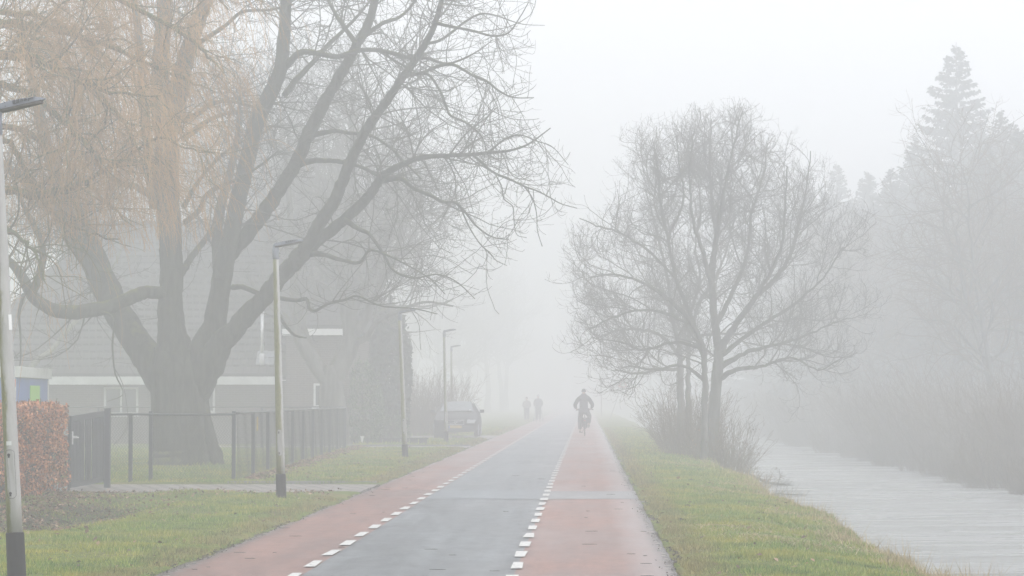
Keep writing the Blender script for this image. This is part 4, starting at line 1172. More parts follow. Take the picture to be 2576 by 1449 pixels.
# dark forked tree in the garden behind the lamp post
def forked():
    g = np.random.default_rng(61)
    Y = 88.0
    base = P(835, 1112, Y); base.z = 0
    root = tree_root("forked_tree", base, "dark bare tree with a low U shaped fork in front of the house gable")
    tr = TreeGeo(); limbs = []
    for sp, dy in (
        ([(838, 1118, 92), (838, 1060, 74), (836, 1000, 66), (832, 950, 60), (826, 920, 50)], 0),
        ([(834, 970, 46), (800, 925, 42), (772, 880, 38), (748, 840, 32), (728, 812, 26), (705, 790, 20), (680, 765, 16), (650, 735, 12), (620, 690, 8)], -0.6),
        ([(772, 880, 30), (756, 810, 28), (740, 730, 24), (744, 640, 20), (730, 540, 16), (724, 420, 12), (730, 300, 6)], .8),
        ([(836, 960, 50), (866, 900, 48), (884, 850, 46), (876, 780, 40), (866, 700, 36), (876, 610, 30), (880, 520, 24), (890, 420, 18), (886, 300, 12), (900, 180, 6)], 0.4),
        ([(882, 860, 28), (920, 800, 22), (940, 750, 18), (975, 690, 15), (1000, 620, 12), (1020, 530, 8), (1060, 440, 5)], -0.8),
        ([(880, 800, 26), (910, 730, 20), (960, 640, 16), (975, 540, 11), (970, 430, 6)], 1.0),
        ([(885, 865, 20), (920, 850, 15), (950, 810, 12), (1010, 780, 9), (1070, 760, 6), (1140, 770, 4)], -1.4),
        ([(876, 640, 18), (930, 590, 14), (1000, 560, 10), (1080, 530, 7), (1140, 520, 4)], -1.0)):
        p, r = limb_px(sp, Y, dy)
        q, rr_ = interp_poly(p, r, len(sp) * 5)
        tr.add(*tubes(q[None], rr_[None], 11, g, 0.05))
        q2, r2 = interp_poly(p, r, 14); limbs.append((q2, r2))
    child_to(root, tr.build("trunk", M['bark2']))
    A = np.stack([a[4:] for a, _ in limbs[1:]]); B = np.stack([b_[4:] for _, b_ in limbs[1:]])
    cr = TreeGeo()
    p1, r1 = grow(g, A, B, 130, (1.5, 3.6), 10, (30, 75), 0.18, -0.04, 0.10, 0.5, 0.035, 0.009, 0.0)
    lim = [(0, 850), (900, 850), (1000, 800), (1200, 770), (1300, 600)]
    p1, r1 = crown_clip(p1, r1, g, lim)
    cr.add(*tubes(p1, r1, 4))
    p2, r2 = grow(g, p1, r1, 900, (0.7, 1.8), 7, (25, 70), 0.2, -0.05, 0.14, 0.6, 0.014, 0.006, 0.1)
    p2, r2 = crown_clip(p2, r2, g, lim)
    cr.add(*tubes(p2, r2, 3))
    p3, r3 = grow(g, p2, r2, 2400, (0.25, 0.8), 5, (25, 70), 0.2, 0, 0.18, 0.7, 0.008, 0.0045, 0.1)
    cr.add(*tubes(p3, r3, 3))
    child_to(root, cr.build("crown", M['twig2']))
forked()

# pale leaning trunk behind the hedge
def pale():
    g = np.random.default_rng(62)
    p, r = limb_px([(70, 945, 15), (95, 905, 14), (125, 885, 13), (150, 855, 12), (175, 825, 12), (200, 795, 11), (225, 765, 9), (260, 715, 7), (300, 640, 5), (330, 560, 3)], 76, 1.5)
    root = tree_root("leaning_tree", (p[0].x - 0.5, 76, 0), "slim pale barked tree leaning to the right behind the blue cabin")
    q, rr_ = interp_poly([Vector((p[0].x - 0.5, 76, -0.1)), Vector((p[0].x - 0.35, 76, 0.9))] + p, [0.12, 0.115] + list(r), 44)
    t = TreeGeo(); t.add(*tubes(q[None], rr_[None], 9, g, 0.05)); child_to(root, t.build("trunk", M['pale_bark']))
    p1, r1 = grow(g, q[None, 20:], rr_[None, 20:], 40, (0.5, 1.4), 7, (30, 70), 0.2, 0, 0.1, 0.5, 0.012, 0.005)
    t = TreeGeo(); t.add(*tubes(p1, r1, 3)); child_to(root, t.build("crown", M['twig2']))
pale()

# spruces beyond the canal
def spruce(base, H, seed, label, group=None, W=0.24):
    g = np.random.default_rng(seed)
    root = tree_root("spruce_tree", base, label, "tree", group)
    t = TreeGeo()
    q = np.stack([np.zeros(12), np.zeros(12), np.linspace(-.1, H, 12)], -1)
    t.add(*tubes(q[None], (0.018 * H * np.linspace(1, 0.03, 12))[None], 8, g, 0.03)); t.build("trunk", M['bark2'], root)
    nb = 420
    u = ((np.arange(nb) + g.random(nb)) / nb) ** 0.85                      # 0 bottom .. 1 top
    z = H * (0.06 + 0.93 * u); L = H * W * (1 - u) ** 0.9 * g.uniform(0.6, 1.15, nb) + 0.10
    a = g.uniform(0, 6.28, nb); m = 8
    s = np.linspace(0, 1, m)[None]
    rise = (0.30 * u - 0.22)[:, None] * L[:, None] * s + 0.16 * L[:, None] * s ** 3
    pb = np.stack([np.cos(a)[:, None] * L[:, None] * s, np.sin(a)[:, None] * L[:, None] * s, z[:, None] + rise], -1)
    rb = np.maximum(0.010 * L[:, None] * (1 - s * 0.85), 0.006)
    br = TreeGeo(); br.add(*tubes(pb, rb, 4)); br.build("branches", M['bark2'], root)
    # needle sprays: long narrow kites hanging and fanning from each bough
    N = 46000
    k = g.choice(nb, N, p=L / L.sum()); ss = g.uniform(0.12, 1.0, N)
    i = np.minimum((ss * (m - 1)).astype(int), m - 2); f = (ss * (m - 1) - i)[:, None]
    p0 = pb[k, i] * (1 - f) + pb[k, i + 1] * f
    ah = a[k] + g.normal(0, 0.9, N)
    dr = np.stack([np.cos(ah), np.sin(ah), g.uniform(-0.9, 0.35, N)], -1)
    ln = g.uniform(0.10, 0.55, N) * (0.6 + 0.4 * H / 12) * (0.35 + 0.65 * (1 - u[k]))
    sd = np.cross(dr, g.normal(0, 1, (N, 3))); sd /= np.linalg.norm(sd, axis=-1, keepdims=True)
    wv = g.uniform(0.04, 0.11, N)
    V = np.empty((N, 4, 3)); V[:, 0] = p0; V[:, 1] = p0 + dr * (ln * .45)[:, None] + sd * wv[:, None]
    V[:, 2] = p0 + dr * ln[:, None]; V[:, 3] = p0 + dr * (ln * .45)[:, None] - sd * wv[:, None]
    np_mesh("crown", V.reshape(-1, 3), np.arange(N * 4).reshape(-1, 4), M['needles'], root)
    return root
sp = spruce((20.3, 156, 0.1), 21.0, 71, "tallest dark spruce rising above the far side of the canal", W=0.36)
SPL = [(18.6, 124, .74, "spruce at the right edge of the frame beside the tallest spruce"),
       (14.0, 133, .62, None), (15.8, 158, .76, None), (14.2, 168, .78, None), (17.5, 150, .70, None), (15.2, 182, .82, None), (20.5, 131, .80, None), (13.2, 150, .70, None),(12.9,118,.52,None), (13.4, 200, .82, None), (14.6, 104, .55, None), (16.4, 108, .66, None), (13.6, 127, .62, None), (18.0, 114, .70, None), (14.0, 142, .66, None), (19.6, 142, .80, None), (16.0, 122, .62, None), (13.2, 109, .42, None), (15.4, 112, .60, None), (17.2, 118, .74, None), (12.6, 136, .55, None), (15.0, 130, .70, None), (16.6, 140, .66, None), (13.4, 172, .80, None), (18.8, 106, .62, None), (20.5, 118, .78, None)]
for i, (x, y, s, l) in enumerate(SPL):
    copy_tree(sp, (x * 1.26, y * 1.26, 0.1), 0.9 + 1.7 * i, s * 1.1, l or "lower spruce merging into the foggy wood beyond the canal", "spruces beyond the canal")

# bare trees and brush on the far bank
rb = bare_tree("bare_tree", (15.2, 104, 0.0), 10.8, 503, "brownish bare tree with arching boughs at the right edge beyond the canal", stems=2, r0=0.11, n1=22, n2=170, n3=1100, n4=1200, twig=0.006, clear=0.12, l1=0.5, mat_c='twig_brown', lean=0.10, up=0.06, ang=(30, 75))
for i, (x, y, s) in enumerate([(17.8, 109, .9), (14.6, 118, .85), (17.6, 101, .8), (13.8, 131, .8), (13.6, 143, .9), (17.6, 112, 1.0), (12.6, 160, .9)]):
    copy_tree(rb, (x, y, 0.0), 2.0 + 1.1 * i, s, "bare tree in the foggy wood beyond the canal", "bare trees beyond the canal")
br_ = thicket("reed_thicket", (12.3, 84, -0.4), 81, 330, 2.6, 1.3, "brown thicket of thin stems and reeds on the far bank of the canal", "thickets on the far canal bank", splay=0.5, tw=0.006, cat="shrub")
for i, (x, y, s) in enumerate([(12.5, 76, .85), (12.4, 92, 1.1), (12.3, 100, 1.0), (12.3, 109, 1.15), (12.2, 119, 1.1), (12.2, 130, 1.2), (12.1, 142, 1.2), (12.1, 156, 1.3), (13.9, 87, 1.2), (14.1, 97, 1.4), (14.0, 108, 1.4), (14.0, 124, 1.5), (12.2, 172, 1.3), (12.2, 190, 1.4), (13.5, 79, 1.1), (12.0, 212, 1.5)]):
    copy_tree(br_, (x, y, -0.35), 0.8 * i, s, None, "thickets on the far canal bank")

reed = thicket("reed_thicket", (11.15, 66, -0.85), 83, 260, 1.35, 0.75, "low reed clump standing in the water's edge below the far bank", "reeds at the far water's edge", splay=0.35, tw=0.006, cat="reeds")
for i in range(15):
    y = 70.5 + i * 4.6 + 0.25 * i * i
    copy_tree(reed, (11.1 + 0.25 * math.sin(i * 2.3), y, -0.85), i * 1.3, 0.8 + 0.35 * math.sin(i * 1.7) ** 2, None, "reeds at the far water's edge")

# ------------------------------------------------------------------ evergreens and shrubs left of the road
def leaf_mass(name, base, prof, n, size, mat, label, cat, seed, stem_r=0.06, lumps=14, aspect=0.5, flat=0.9, squash=1.0):
    """crown described by profile [(z, radius)], with lumps; trunk inside"""
    g = np.random.default_rng(seed)
    root = tree_root(name, base, label, cat)
    zs = np.array([p[0] for p in prof]); rs_ = np.array([p[1] for p in prof])
    z = g.uniform(zs[0], zs[-1], n * 2)
    rmax = np.interp(z, zs, rs_)
    keep = g.random(n * 2) < (rmax / rs_.max()) + 0.1
    z = z[keep][:n]; rmax = rmax[keep][:n]; n = len(z)
    a = g.uniform(0, 6.283, n)
    lump = sum(np.sin(k * a + g.uniform(0, 6) + z * g.uniform(1, 5)) / k for k in range(2, 8)) * 0.09
    ph = g.uniform(0, 6.28, lumps)
    rr_ = rmax * (1 + lump) * (1 - 0.45 * g.random(n) ** 2.2)
    pts = np.stack([np.cos(a) * rr_, np.sin(a) * rr_ * squash, z + g.normal(0, size, n)], -1)
    leafy("crown", pts, size, mat, seed, flat, root, aspect)
    t = TreeGeo()
    q = np.stack([np.zeros(6), np.zeros(6), np.linspace(-.1, zs[-1] * 0.8, 6)], -1)
    t.add(*tubes(q[None], np.linspace(stem_r, stem_r * .3, 6)[None], 7))
    p1, r1 = grow(g, q[None], np.linspace(stem_r, stem_r * .3, 6)[None], 60, (rs_.max() * .5, rs_.max() * .95), 5, (30, 70), 0.15, 0.05, 0.05, 0.4, 0.02, 0.006, 0.1)
    t.add(*tubes(p1, r1, 4))
    t.build("trunk", M['bark2'], root)
    return root
leaf_mass("cypress_tree", (P(972, 1100, 104).x, 104, 0), [(0.05, .55), (0.8, .78), (2.2, .92), (3.4, .86), (4.4, .62), (5.0, .2)], 9000, 0.20, M['cypress'],
          "tall dark columnar evergreen behind the middle lamp post", "tree", 91)
leaf_mass("cypress_tree", (P(905, 1100, 107).x, 107, 0), [(0.05, .7), (1.5, .95), (3.5, .95), (5.0, .7), (5.8, .2)], 7000, 0.20, M['cypress'],
          "dark evergreen between the house gable and the columnar evergreen", "tree", 92)
leaf_mass("laurel_shrub", (P(912, 1120, 95).x, 95, 0), [(0.05, .45), (0.7, .72), (1.5, .75), (2.2, .5), (2.75, .15)], 4200, 0.11, M['laurel'],
          "glossy green laurel shrub at the end of the mesh fence", "shrub", 93)
leaf_mass("laurel_shrub", (P(985, 1120, 97).x, 97, 0), [(0.03, .55), (0.3, .7), (0.7, .6), (1.0, .2)], 1600, 0.11, M['laurel'],
          "low green shrub behind the foot of the middle lamp post", "shrub", 94, aspect=0.25)
thicket("garden_bush", (P(1070, 1090, 121).x, 121, 0), 95, 520, 2.9, 1.25, "rounded brownish bush of bare twigs beside the parked car", splay=0.35, tw=0.008, cat="bush")
b = MB()
for k in range(9):
    b.box(-8.0 + k * 0.30, -7.74 + k * 0.30, 95.2, 95.32, -0.1, 0.20)
b.box(-8.05, -5.3, 95.16, 95.36, 0.20, 0.24)
o = b.build("garden_edging", M['joint']); tag(o, "low dark garden edging along the border behind the second driveway", "edging")

# ------------------------------------------------------------------ beech hedge
def hedge():
    g = np.random.default_rng(31)
    x0, x1, y0, y1, z1 = -10.6, -8.56, 33.0, 46.9, 1.47
    root = tag(empty("beech_hedge", ((x0 + x1) / 2, (y0 + y1) / 2, 0)), "clipped beech hedge with russet dead leaves beside the grey gate", "hedge")
    n = 46000
    face = g.random(n)
    x = np.where(face < 0.62, x1 - np.abs(g.normal(0, 0.07, n)), g.uniform(x0, x1, n))
    y = g.uniform(y0, y1, n); z = 0.02 + (z1 - 0.02) * g.random(n) ** 0.9
    end = (face > 0.62) & (face < 0.80)
    y = np.where(end, y1 - np.abs(g.normal(0, 0.07, n)), y)
    end2 = (face >= 0.80) & (face < 0.90)
    y = np.where(end2, y0 + np.abs(g.normal(0, 0.07, n)), y)
    top = face >= 0.90
    z = np.where(top, z1 - np.abs(g.normal(0, 0.03, n)), z)
    wave = 0.05 * np.sin(3.1 * y + z * 4) + 0.045 * np.sin(7.3 * y - z * 6 + 1) + 0.03 * np.sin(13 * z + 2 * y)
    # rounded lower edge and top corner, uneven face
    x = x + np.where(face < 0.62, wave - 0.20 * np.exp(-z * 6) - 0.05 * smooth(z1 - 0.08, z1, z), 0)
    z = z + np.where(top | (z > z1 - 0.1), g.normal(0, 0.025, n) + 0.03 * np.sin(4 * y) * np.sin(5 * x), 0)
    gap = np.sin(6.1 * y + 2.0 * np.sin(5 * z)) * np.sin(9.0 * z + 2.3 * np.sin(3 * y)) + 0.5 * np.sin(17 * y - 11 * z)
    kp = (gap > -0.55) | (g.random(n) < 0.35)
    pts = (np.stack([x, y, z], -1) - np.array([(x0 + x1) / 2, (y0 + y1) / 2, 0]))[kp]
    leafy("leaves", pts, 0.060, M['beech'], 32, 0.9, root, 0.55)
    b = MB(); cx, cy = (x0 + x1) / 2, (y0 + y1) / 2
    b.box(x0 + .12 - cx, x1 - .22 - cx, y0 + .15 - cy, y1 - .18 - cy, 0.12, z1 - .10)
    b.build("twig_core", M['core'], root)
    A = np.empty((900, 5, 3)); yb = g.uniform(y0 + .1, y1 - .1, 900) - cy
    xb = x1 - 0.22 - np.abs(g.normal(0, .1, 900)) - cx
    zz = np.linspace(0, 1, 5)
    for k in range(5):
        A[:, k] = np.stack([xb + 0.12 * zz[k] + g.normal(0, .03, 900), yb + g.normal(0, .05, 900), -0.05 + g.uniform(0.2, 1.62, 900) * zz[k] if k else np.full(900, -.05)], -1)
    A[:, :, 2] = np.sort(A[:, :, 2], axis=1)
    V, f = tubes(A, np.full((900, 5), 0.005), 3)
    np_mesh("stems", V, f, M['twig'], root)
hedge()

# ------------------------------------------------------------------ gate and fences
def gate():
    root = tag(empty("metal_gate", (-8.70, 49.3, 0)), "open dark grey barred metal gate leaf between the beech hedge and the mesh fence", "gate")
    y0, y1 = -1.55, 1.75
    z0, zt0, zt1 = 0.05, 1.26, 1.33
    b = MB()
    b.box(-.03, .03, y0, y0 + .07, z0, zt0); b.box(-.03, .03, y1 - .07, y1, z0, zt1)
    b.prism([(-.025, y0 + .07, z0), (.025, y0 + .07, z0), (.025, y0 + .07, z0 + .09), (-.025, y0 + .07, z0 + .09)], (0, y1 - y0 - .14, 0))
    b.prism([(-.025, y0 + .07, zt0 - .10), (.025, y0 + .07, zt0 - .10), (.025, y0 + .07, zt0), (-.025, y0 + .07, zt0)], (0, y1 - y0 - .14, zt1 - zt0))
    b.build("gate_frame", M['gate'], root)
    b = MB(); n = 24
    for k in range(n):
        if k in (10, 15): continue
        y = y0 + .12 + (y1 - y0 - .24) * k / (n - 1)
        t = (y - y0) / (y1 - y0)
        b.box(-.012, .012, y - .045, y + .045, z0 + .088, zt0 - .102 + (zt1 - zt0) * t)
    b.build("gate_bars", M['gate'], root)
    b = MB(); b.box(-.02, .10, y0 + .10, y0 + .15, .88, .92); b.tube([(.09, y0 + .12, .90), (.09, y0 + .32, .895)], .012, 8); b.box(.03, .045, y0 + .04, y0 + .11, .78, 1.0)
    b.build("handle", M['steel'], root)
    b = MB(); b.box(-.02, .02, -1.62, -1.58, 0.0, 1.0); b.build("latch_post", M['gate'], root)
    o = MB().box(-.052, .052, -.052, .052, -.1, 1.37).box(-.06, .06, -.06, .06, 1.37, 1.385).build("gate_post", M['gate'], None, bevel=.006)
    o.location = (-8.33, 49.35, 0); tag(o, "square dark grey gate post at the right end of the barred gate", "post")
gate()

def chainlink(name, label, path, hgt, post_at, mesh_w=0.055, wire_r=0.0048, post_r=0.034, tall=()):
    """path: list of (x, y) ; vertical diamond mesh, top rail, posts"""
    pts = [Vector((x, y, 0)) for x, y in path]
    root = tag(empty(name, pts[0]), label, "fence")
    o0 = pts[0]
    seg = [(pts[i+1] - pts[i]).length for i in range(len(pts) - 1)]
    tot = sum(seg)
    def at(s):
        for i, L in enumerate(seg):
            if s <= L or i == len(seg) - 1:
                return pts[i] + (pts[i+1] - pts[i]) * (s / L)
            s -= L
    zb = 0.04
    # zig-zag wires: each vertical wire swings half a diamond left and right (spiral link)
    n = int(tot / mesh_w); m = int((hgt - zb) / mesh_w)
    g = np.random.default_rng(int(tot * 10))
    s = np.arange(n) * mesh_w
    S = s[:, None] + np.where(np.arange(m + 1) % 2 == 0, 0, mesh_w * 1.08)[None] + np.where((np.arange(n) % 1 == 0), 0, 0)[:, None]
    S = np.clip(S, 0, tot)
    Pa = np.array([tuple(at(v)) for v in np.linspace(0, tot, 400)])
    X = np.interp(S, np.linspace(0, tot, 400), Pa[:, 0]) - o0.x
    Yv = np.interp(S, np.linspace(0, tot, 400), Pa[:, 1]) - o0.y
    Z = np.broadcast_to(zb + np.arange(m + 1) * mesh_w, S.shape) + 0.012 * np.sin(S * 5.3) + 0.010 * np.sin(S * 2.1 + 1)
    side = 0.02 * np.sin(S * 3.7 + Z * 3)
    Pm = np.stack([X + side * 0.3, Yv, Z], -1)
    V, f = tubes(Pm, np.full(Pm.shape[:2], wire_r), 3, ref=np.array([0.57, 0.57, 0.59]))
    np_mesh("wire_mesh", V, f, M['wire'], root)
    b = MB()
    qs = np.linspace(0, tot, max(6, int(tot / 0.6)))
    b.tube([at(q) - o0 + Vector((0, 0, hgt + 0.005 * math.sin(q * 3))) for q in qs], 0.021, 6)
    b.build("rail", M['rail'], root, smooth=True)
    for k, s_ in enumerate(post_at):
        p = at(s_) - o0
        h = hgt + (0.06 if k in tall else -0.01)
        b = MB(); b.box(p.x - post_r, p.x + post_r, p.y + .02, p.y + .02 + 2 * post_r, -.1, h)
        b.build("post", M['post'], root, bevel=0.004)
    return root
chainlink("chain_link_fence", "short chain link fence panel in front of the huge trunk, facing the driveway",
          [(-8.85, 52.1), (-6.47, 52.3)], 1.26, [0.47, 0.84, 2.36], tall=(1, 2))
sp_ = [3.3 * k for k in range(1, 11)]
chainlink("chain_link_fence", "long chain link fence running away along the grass verge",
          [(-6.45, 52.36), (-7.30, 86.0)], 1.28, sp_ + [33.6], mesh_w=0.065, wire_r=0.0019)
chainlink("chain_link_fence", "far chain link fence in front of the house wall",
          [(-7.34, 86.05), (-17.5, 86.3)], 1.30, [2.5, 5.0, 7.5, 10], mesh_w=0.08, wire_r=0.004)
b = MB(); b.box(-.012, .012, -.006, .006, -.13, .13)
o = b.build("warning_tag", M['yellow']); o.location = P(640, 1066, 57.3) + Vector((0.06, 0, 0)); o.scale = (1.3, 1, 1.1)
tag(o, "narrow yellow strip tied to the mesh fence", "tag")

# ------------------------------------------------------------------ street lamps
def make_lamp():
    root = empty("street_lamp")
    tag(root, "street lamp", "street lamp", "street lamps along the left verge")
    n = 24
    b = MB(); b.tube([(0, 0, z) for z in np.linspace(0.40, 3.58, 12)], list(np.linspace(0.066, 0.044, 12)), 20)
    pole = b.build("pole", M['pole'], root, smooth=True)
    # oval service hatch, proud of the pole on its road-facing side
    b = MB()
    pts = []
    for k in range(20):
        a = 2 * math.pi * k / 20
        pts.append((0.038 * math.cos(a), 0.030 * math.sin(a) + (0.16 if math.sin(a) > 0 else -0.16)))
    rr_ = [-math.sqrt(max(0.0001, 0.0665 ** 2 - x * x)) for x, z in pts]
    for s in (1.0,):
        b.prism([(x, rr_[i], 0.86 + z) for i, (x, z) in enumerate(pts)], (0, -0.0025, 0))
    hatch = b.build("service_hatch", M['pole'], pole)
    b = MB()
    b.tube([(x, rr_[i] - .001, 0.86 + z) for i, (x, z) in enumerate(pts)] + [(pts[0][0], rr_[0] - .001, 0.86 + pts[0][1])], .0022, 5, caps=False)
    b.build("seam", M['joint'], hatch)
    for z in (0.71, 1.01):
        MB().tube([(-0.008, -0.0655, z), (-0.008, -0.0715, z)], 0.012, 10).box(-.016, .000, -.0726, -.0712, z - .022, z - .010).build("lock", M['black'], hatch)
    b = MB(); b.tube([(0, 0, -0.1), (0, 0, 0.02), (0, 0, 0.36), (0, 0, 0.40), (0, 0, 0.405)], [0.079, 0.079, 0.077, 0.076, 0.066], 4 * 6)
    b.build("base_sleeve", M['black'], root, smooth=False)
    b = MB(); b.tube([(0, 0, 3.52), (0, 0, 3.66), (0.006, 0, 3.72), (0.02, 0, 3.745)], [0.050, 0.050, 0.048, 0.030], 16)
    b.build("spigot", M['alu'], root, smooth=True)
    MB().box(.045, .075, -.012, -.004, 3.60, 3.606).build("clamp_screw", M['alu_dark'], root)
    MB().box(.045, .070, -.012, -.004, 3.56, 3.566).build("clamp_screw", M['alu_dark'], root)
    # luminaire: slim wedge rising towards the road, seen side on
    hd = empty("luminaire"); hd.parent = root; hd.location = (0, 0, 3.72); hd.rotation_euler = (0, R_(-9), 0)
    del_empty = hd
    def sec(x, h, wv, zc): return [(x, -wv, zc - h / 2), (x, wv, zc - h / 2), (x, wv * .8, zc + h / 2), (x, -wv * .8, zc + h / 2)]
    st = [sec(-0.03, .024, .05, .0), sec(0.0, .046, .07, .008), sec(.12, .050, .085, .010), sec(.25, .046, .085, .010), sec(.34, .036, .07, .006), sec(.40, .022, .045, .0), sec(.43, .006, .015, -.004)]
    b = MB(); vs = [v for s in st for v in s]; fs = []
    for i in range(len(st) - 1):
        for k in range(4):
            fs.append((i*4+k, i*4+(k+1) % 4, (i+1)*4+(k+1) % 4, (i+1)*4+k))
    fs += [(3, 2, 1, 0), tuple(4*(len(st)-1)+k for k in range(4))]
    b._add(vs, fs)
    MR = Matrix.Translation((0, 0, 3.72)) @ Matrix.Rotation(R_(-9), 4, 'Y')
    def setm(o): o.matrix_local = MR; return o
    bpy.data.objects.remove(hd)
    head = setm(b.build("lamp_head", M['head'], root, bevel=0.004))
    b = MB(); st2 = [(-.01, .055), (.12, .078), (.26, .078), (.35, .06), (.40, .035)]
    for i in range(len(st2) - 1):
        x0, w0 = st2[i]; x1, w1 = st2[i+1]
        b._add([(x0, -w0 - .004, -.031), (x0, w0, -.031), (x1, w1, -.031), (x1, -w1 - .004, -.031), (x0, -w0 - .004, -.014), (x0, w0, -.014), (x1, w1, -.014), (x1, -w1 - .004, -.014)],
               [(0, 1, 2, 3), (4, 7, 6, 5), (0, 3, 7, 4), (1, 5, 6, 2)] + ([(0, 4, 5, 1)] if i == 0 else []) + ([(3, 2, 6, 7)] if i == len(st2) - 2 else []))
    setm(b.build("lamp_lens", M['alu_dark'], root))
    b = MB()
    for k in range(5):
        x = .165 + .033 * k
        if k < 4: b.box(x, x + .024, -.0925 + .0006 * k * k, -.080 + .0006 * k * k, .000 + .002 * k, .028 - .001 * k)
        else: b.prism([(x, -.080, .010), (x + .062, -.071, .020), (x, -.080, .021)], (0, .01, 0))
    setm(b.build("vent_grille", M['grille'], root))
    for (x, z) in ((.03, .024), (.10, .028), (.10, -.002), (.22, .028), (.30, .002), (.335, .018)):
        yy_ = -.074 if x > .28 else -.085
        setm(MB().tube([(x, yy_ - .006, z), (x, yy_ + .004, z)], .0045, 8).build("bolt", M['alu_dark'], root))
    return root
lamp = make_lamp()
lamp_positions = [(-4.76, 23.75, -3.0, "nearest street lamp, weathered grey post with black foot at the left edge"),
                  (-4.585, 42.75, -1.5, "algae stained street lamp beside the brick driveway, second nearest"),
                  (-4.55, 71.5, -2.3, "street lamp on the grass verge in front of the columnar evergreen"),
                  (-4.85, 98.5, -1.1, "street lamp standing in front of the parked car"),
                  (-5.9, 125.0, -0.5, "faint farthest street lamp rising behind the parked car")]
lamps = []
for i, (x, y, tilt, lab) in enumerate(lamp_positions):
    if i == 0: o = lamp
    else:
        o = lamp.copy(); C.objects.link(o)
        for ch in lamp.children:
            d = ch.copy(); C.objects.link(d); d.parent = o
            for g2 in ch.children:
                e = g2.copy(); C.objects.link(e); e.parent = d
                for g3 in g2.children:
                    h_ = g3.copy(); C.objects.link(h_); h_.parent = e
    o.location = (x, y, 0.0); o.rotation_euler = (0, R_(tilt), 0); o["label"] = lab
    o.scale = (1, 1, (1.072, 1.038, 1.0, 1.045, 1.03)[i])
    lamps.append(o)
for o in lamps[1:]:
    p_o = [c_ for c_ in o.children if c_.name.startswith('pole')][0]
    p_o.data = p_o.data.copy(); p_o.data.materials[0] = M['pole_algae']
# stickers on the nearest post
b = MB()
for (x, z, wv, h) in ((-0.004, 1.10, .022, .016),):
    r_ = 0.0625
    p_ = [(x + wv * t, -math.sqrt(r_ * r_ - (x + wv * t) ** 2) - .0015) for t in (-1, -.5, 0, .5, 1)]
    for i in range(4):
        b.poly([(p_[i][0], p_[i][1], z - h), (p_[i+1][0], p_[i+1][1], z - h), (p_[i+1][0], p_[i+1][1], z + h), (p_[i][0], p_[i][1], z + h)])
s1 = b.build("sticker", M['dwhite'], lamps[0])
r_ = 0.0575
b = MB()
p_ = [(r_ * math.sin(a), -r_ * math.cos(a)) for a in np.radians([38, 48, 58, 68, 78])]
for i in range(4):
    b.poly([(p_[i][0] * 1.02, p_[i][1] * 1.02, 1.985), (p_[i+1][0] * 1.02, p_[i+1][1] * 1.02, 1.985), (p_[i+1][0] * 1.02, p_[i+1][1] * 1.02, 2.105), (p_[i][0] * 1.02, p_[i][1] * 1.02, 2.105)])
b.build("number_plate", M['white'], lamps[0])

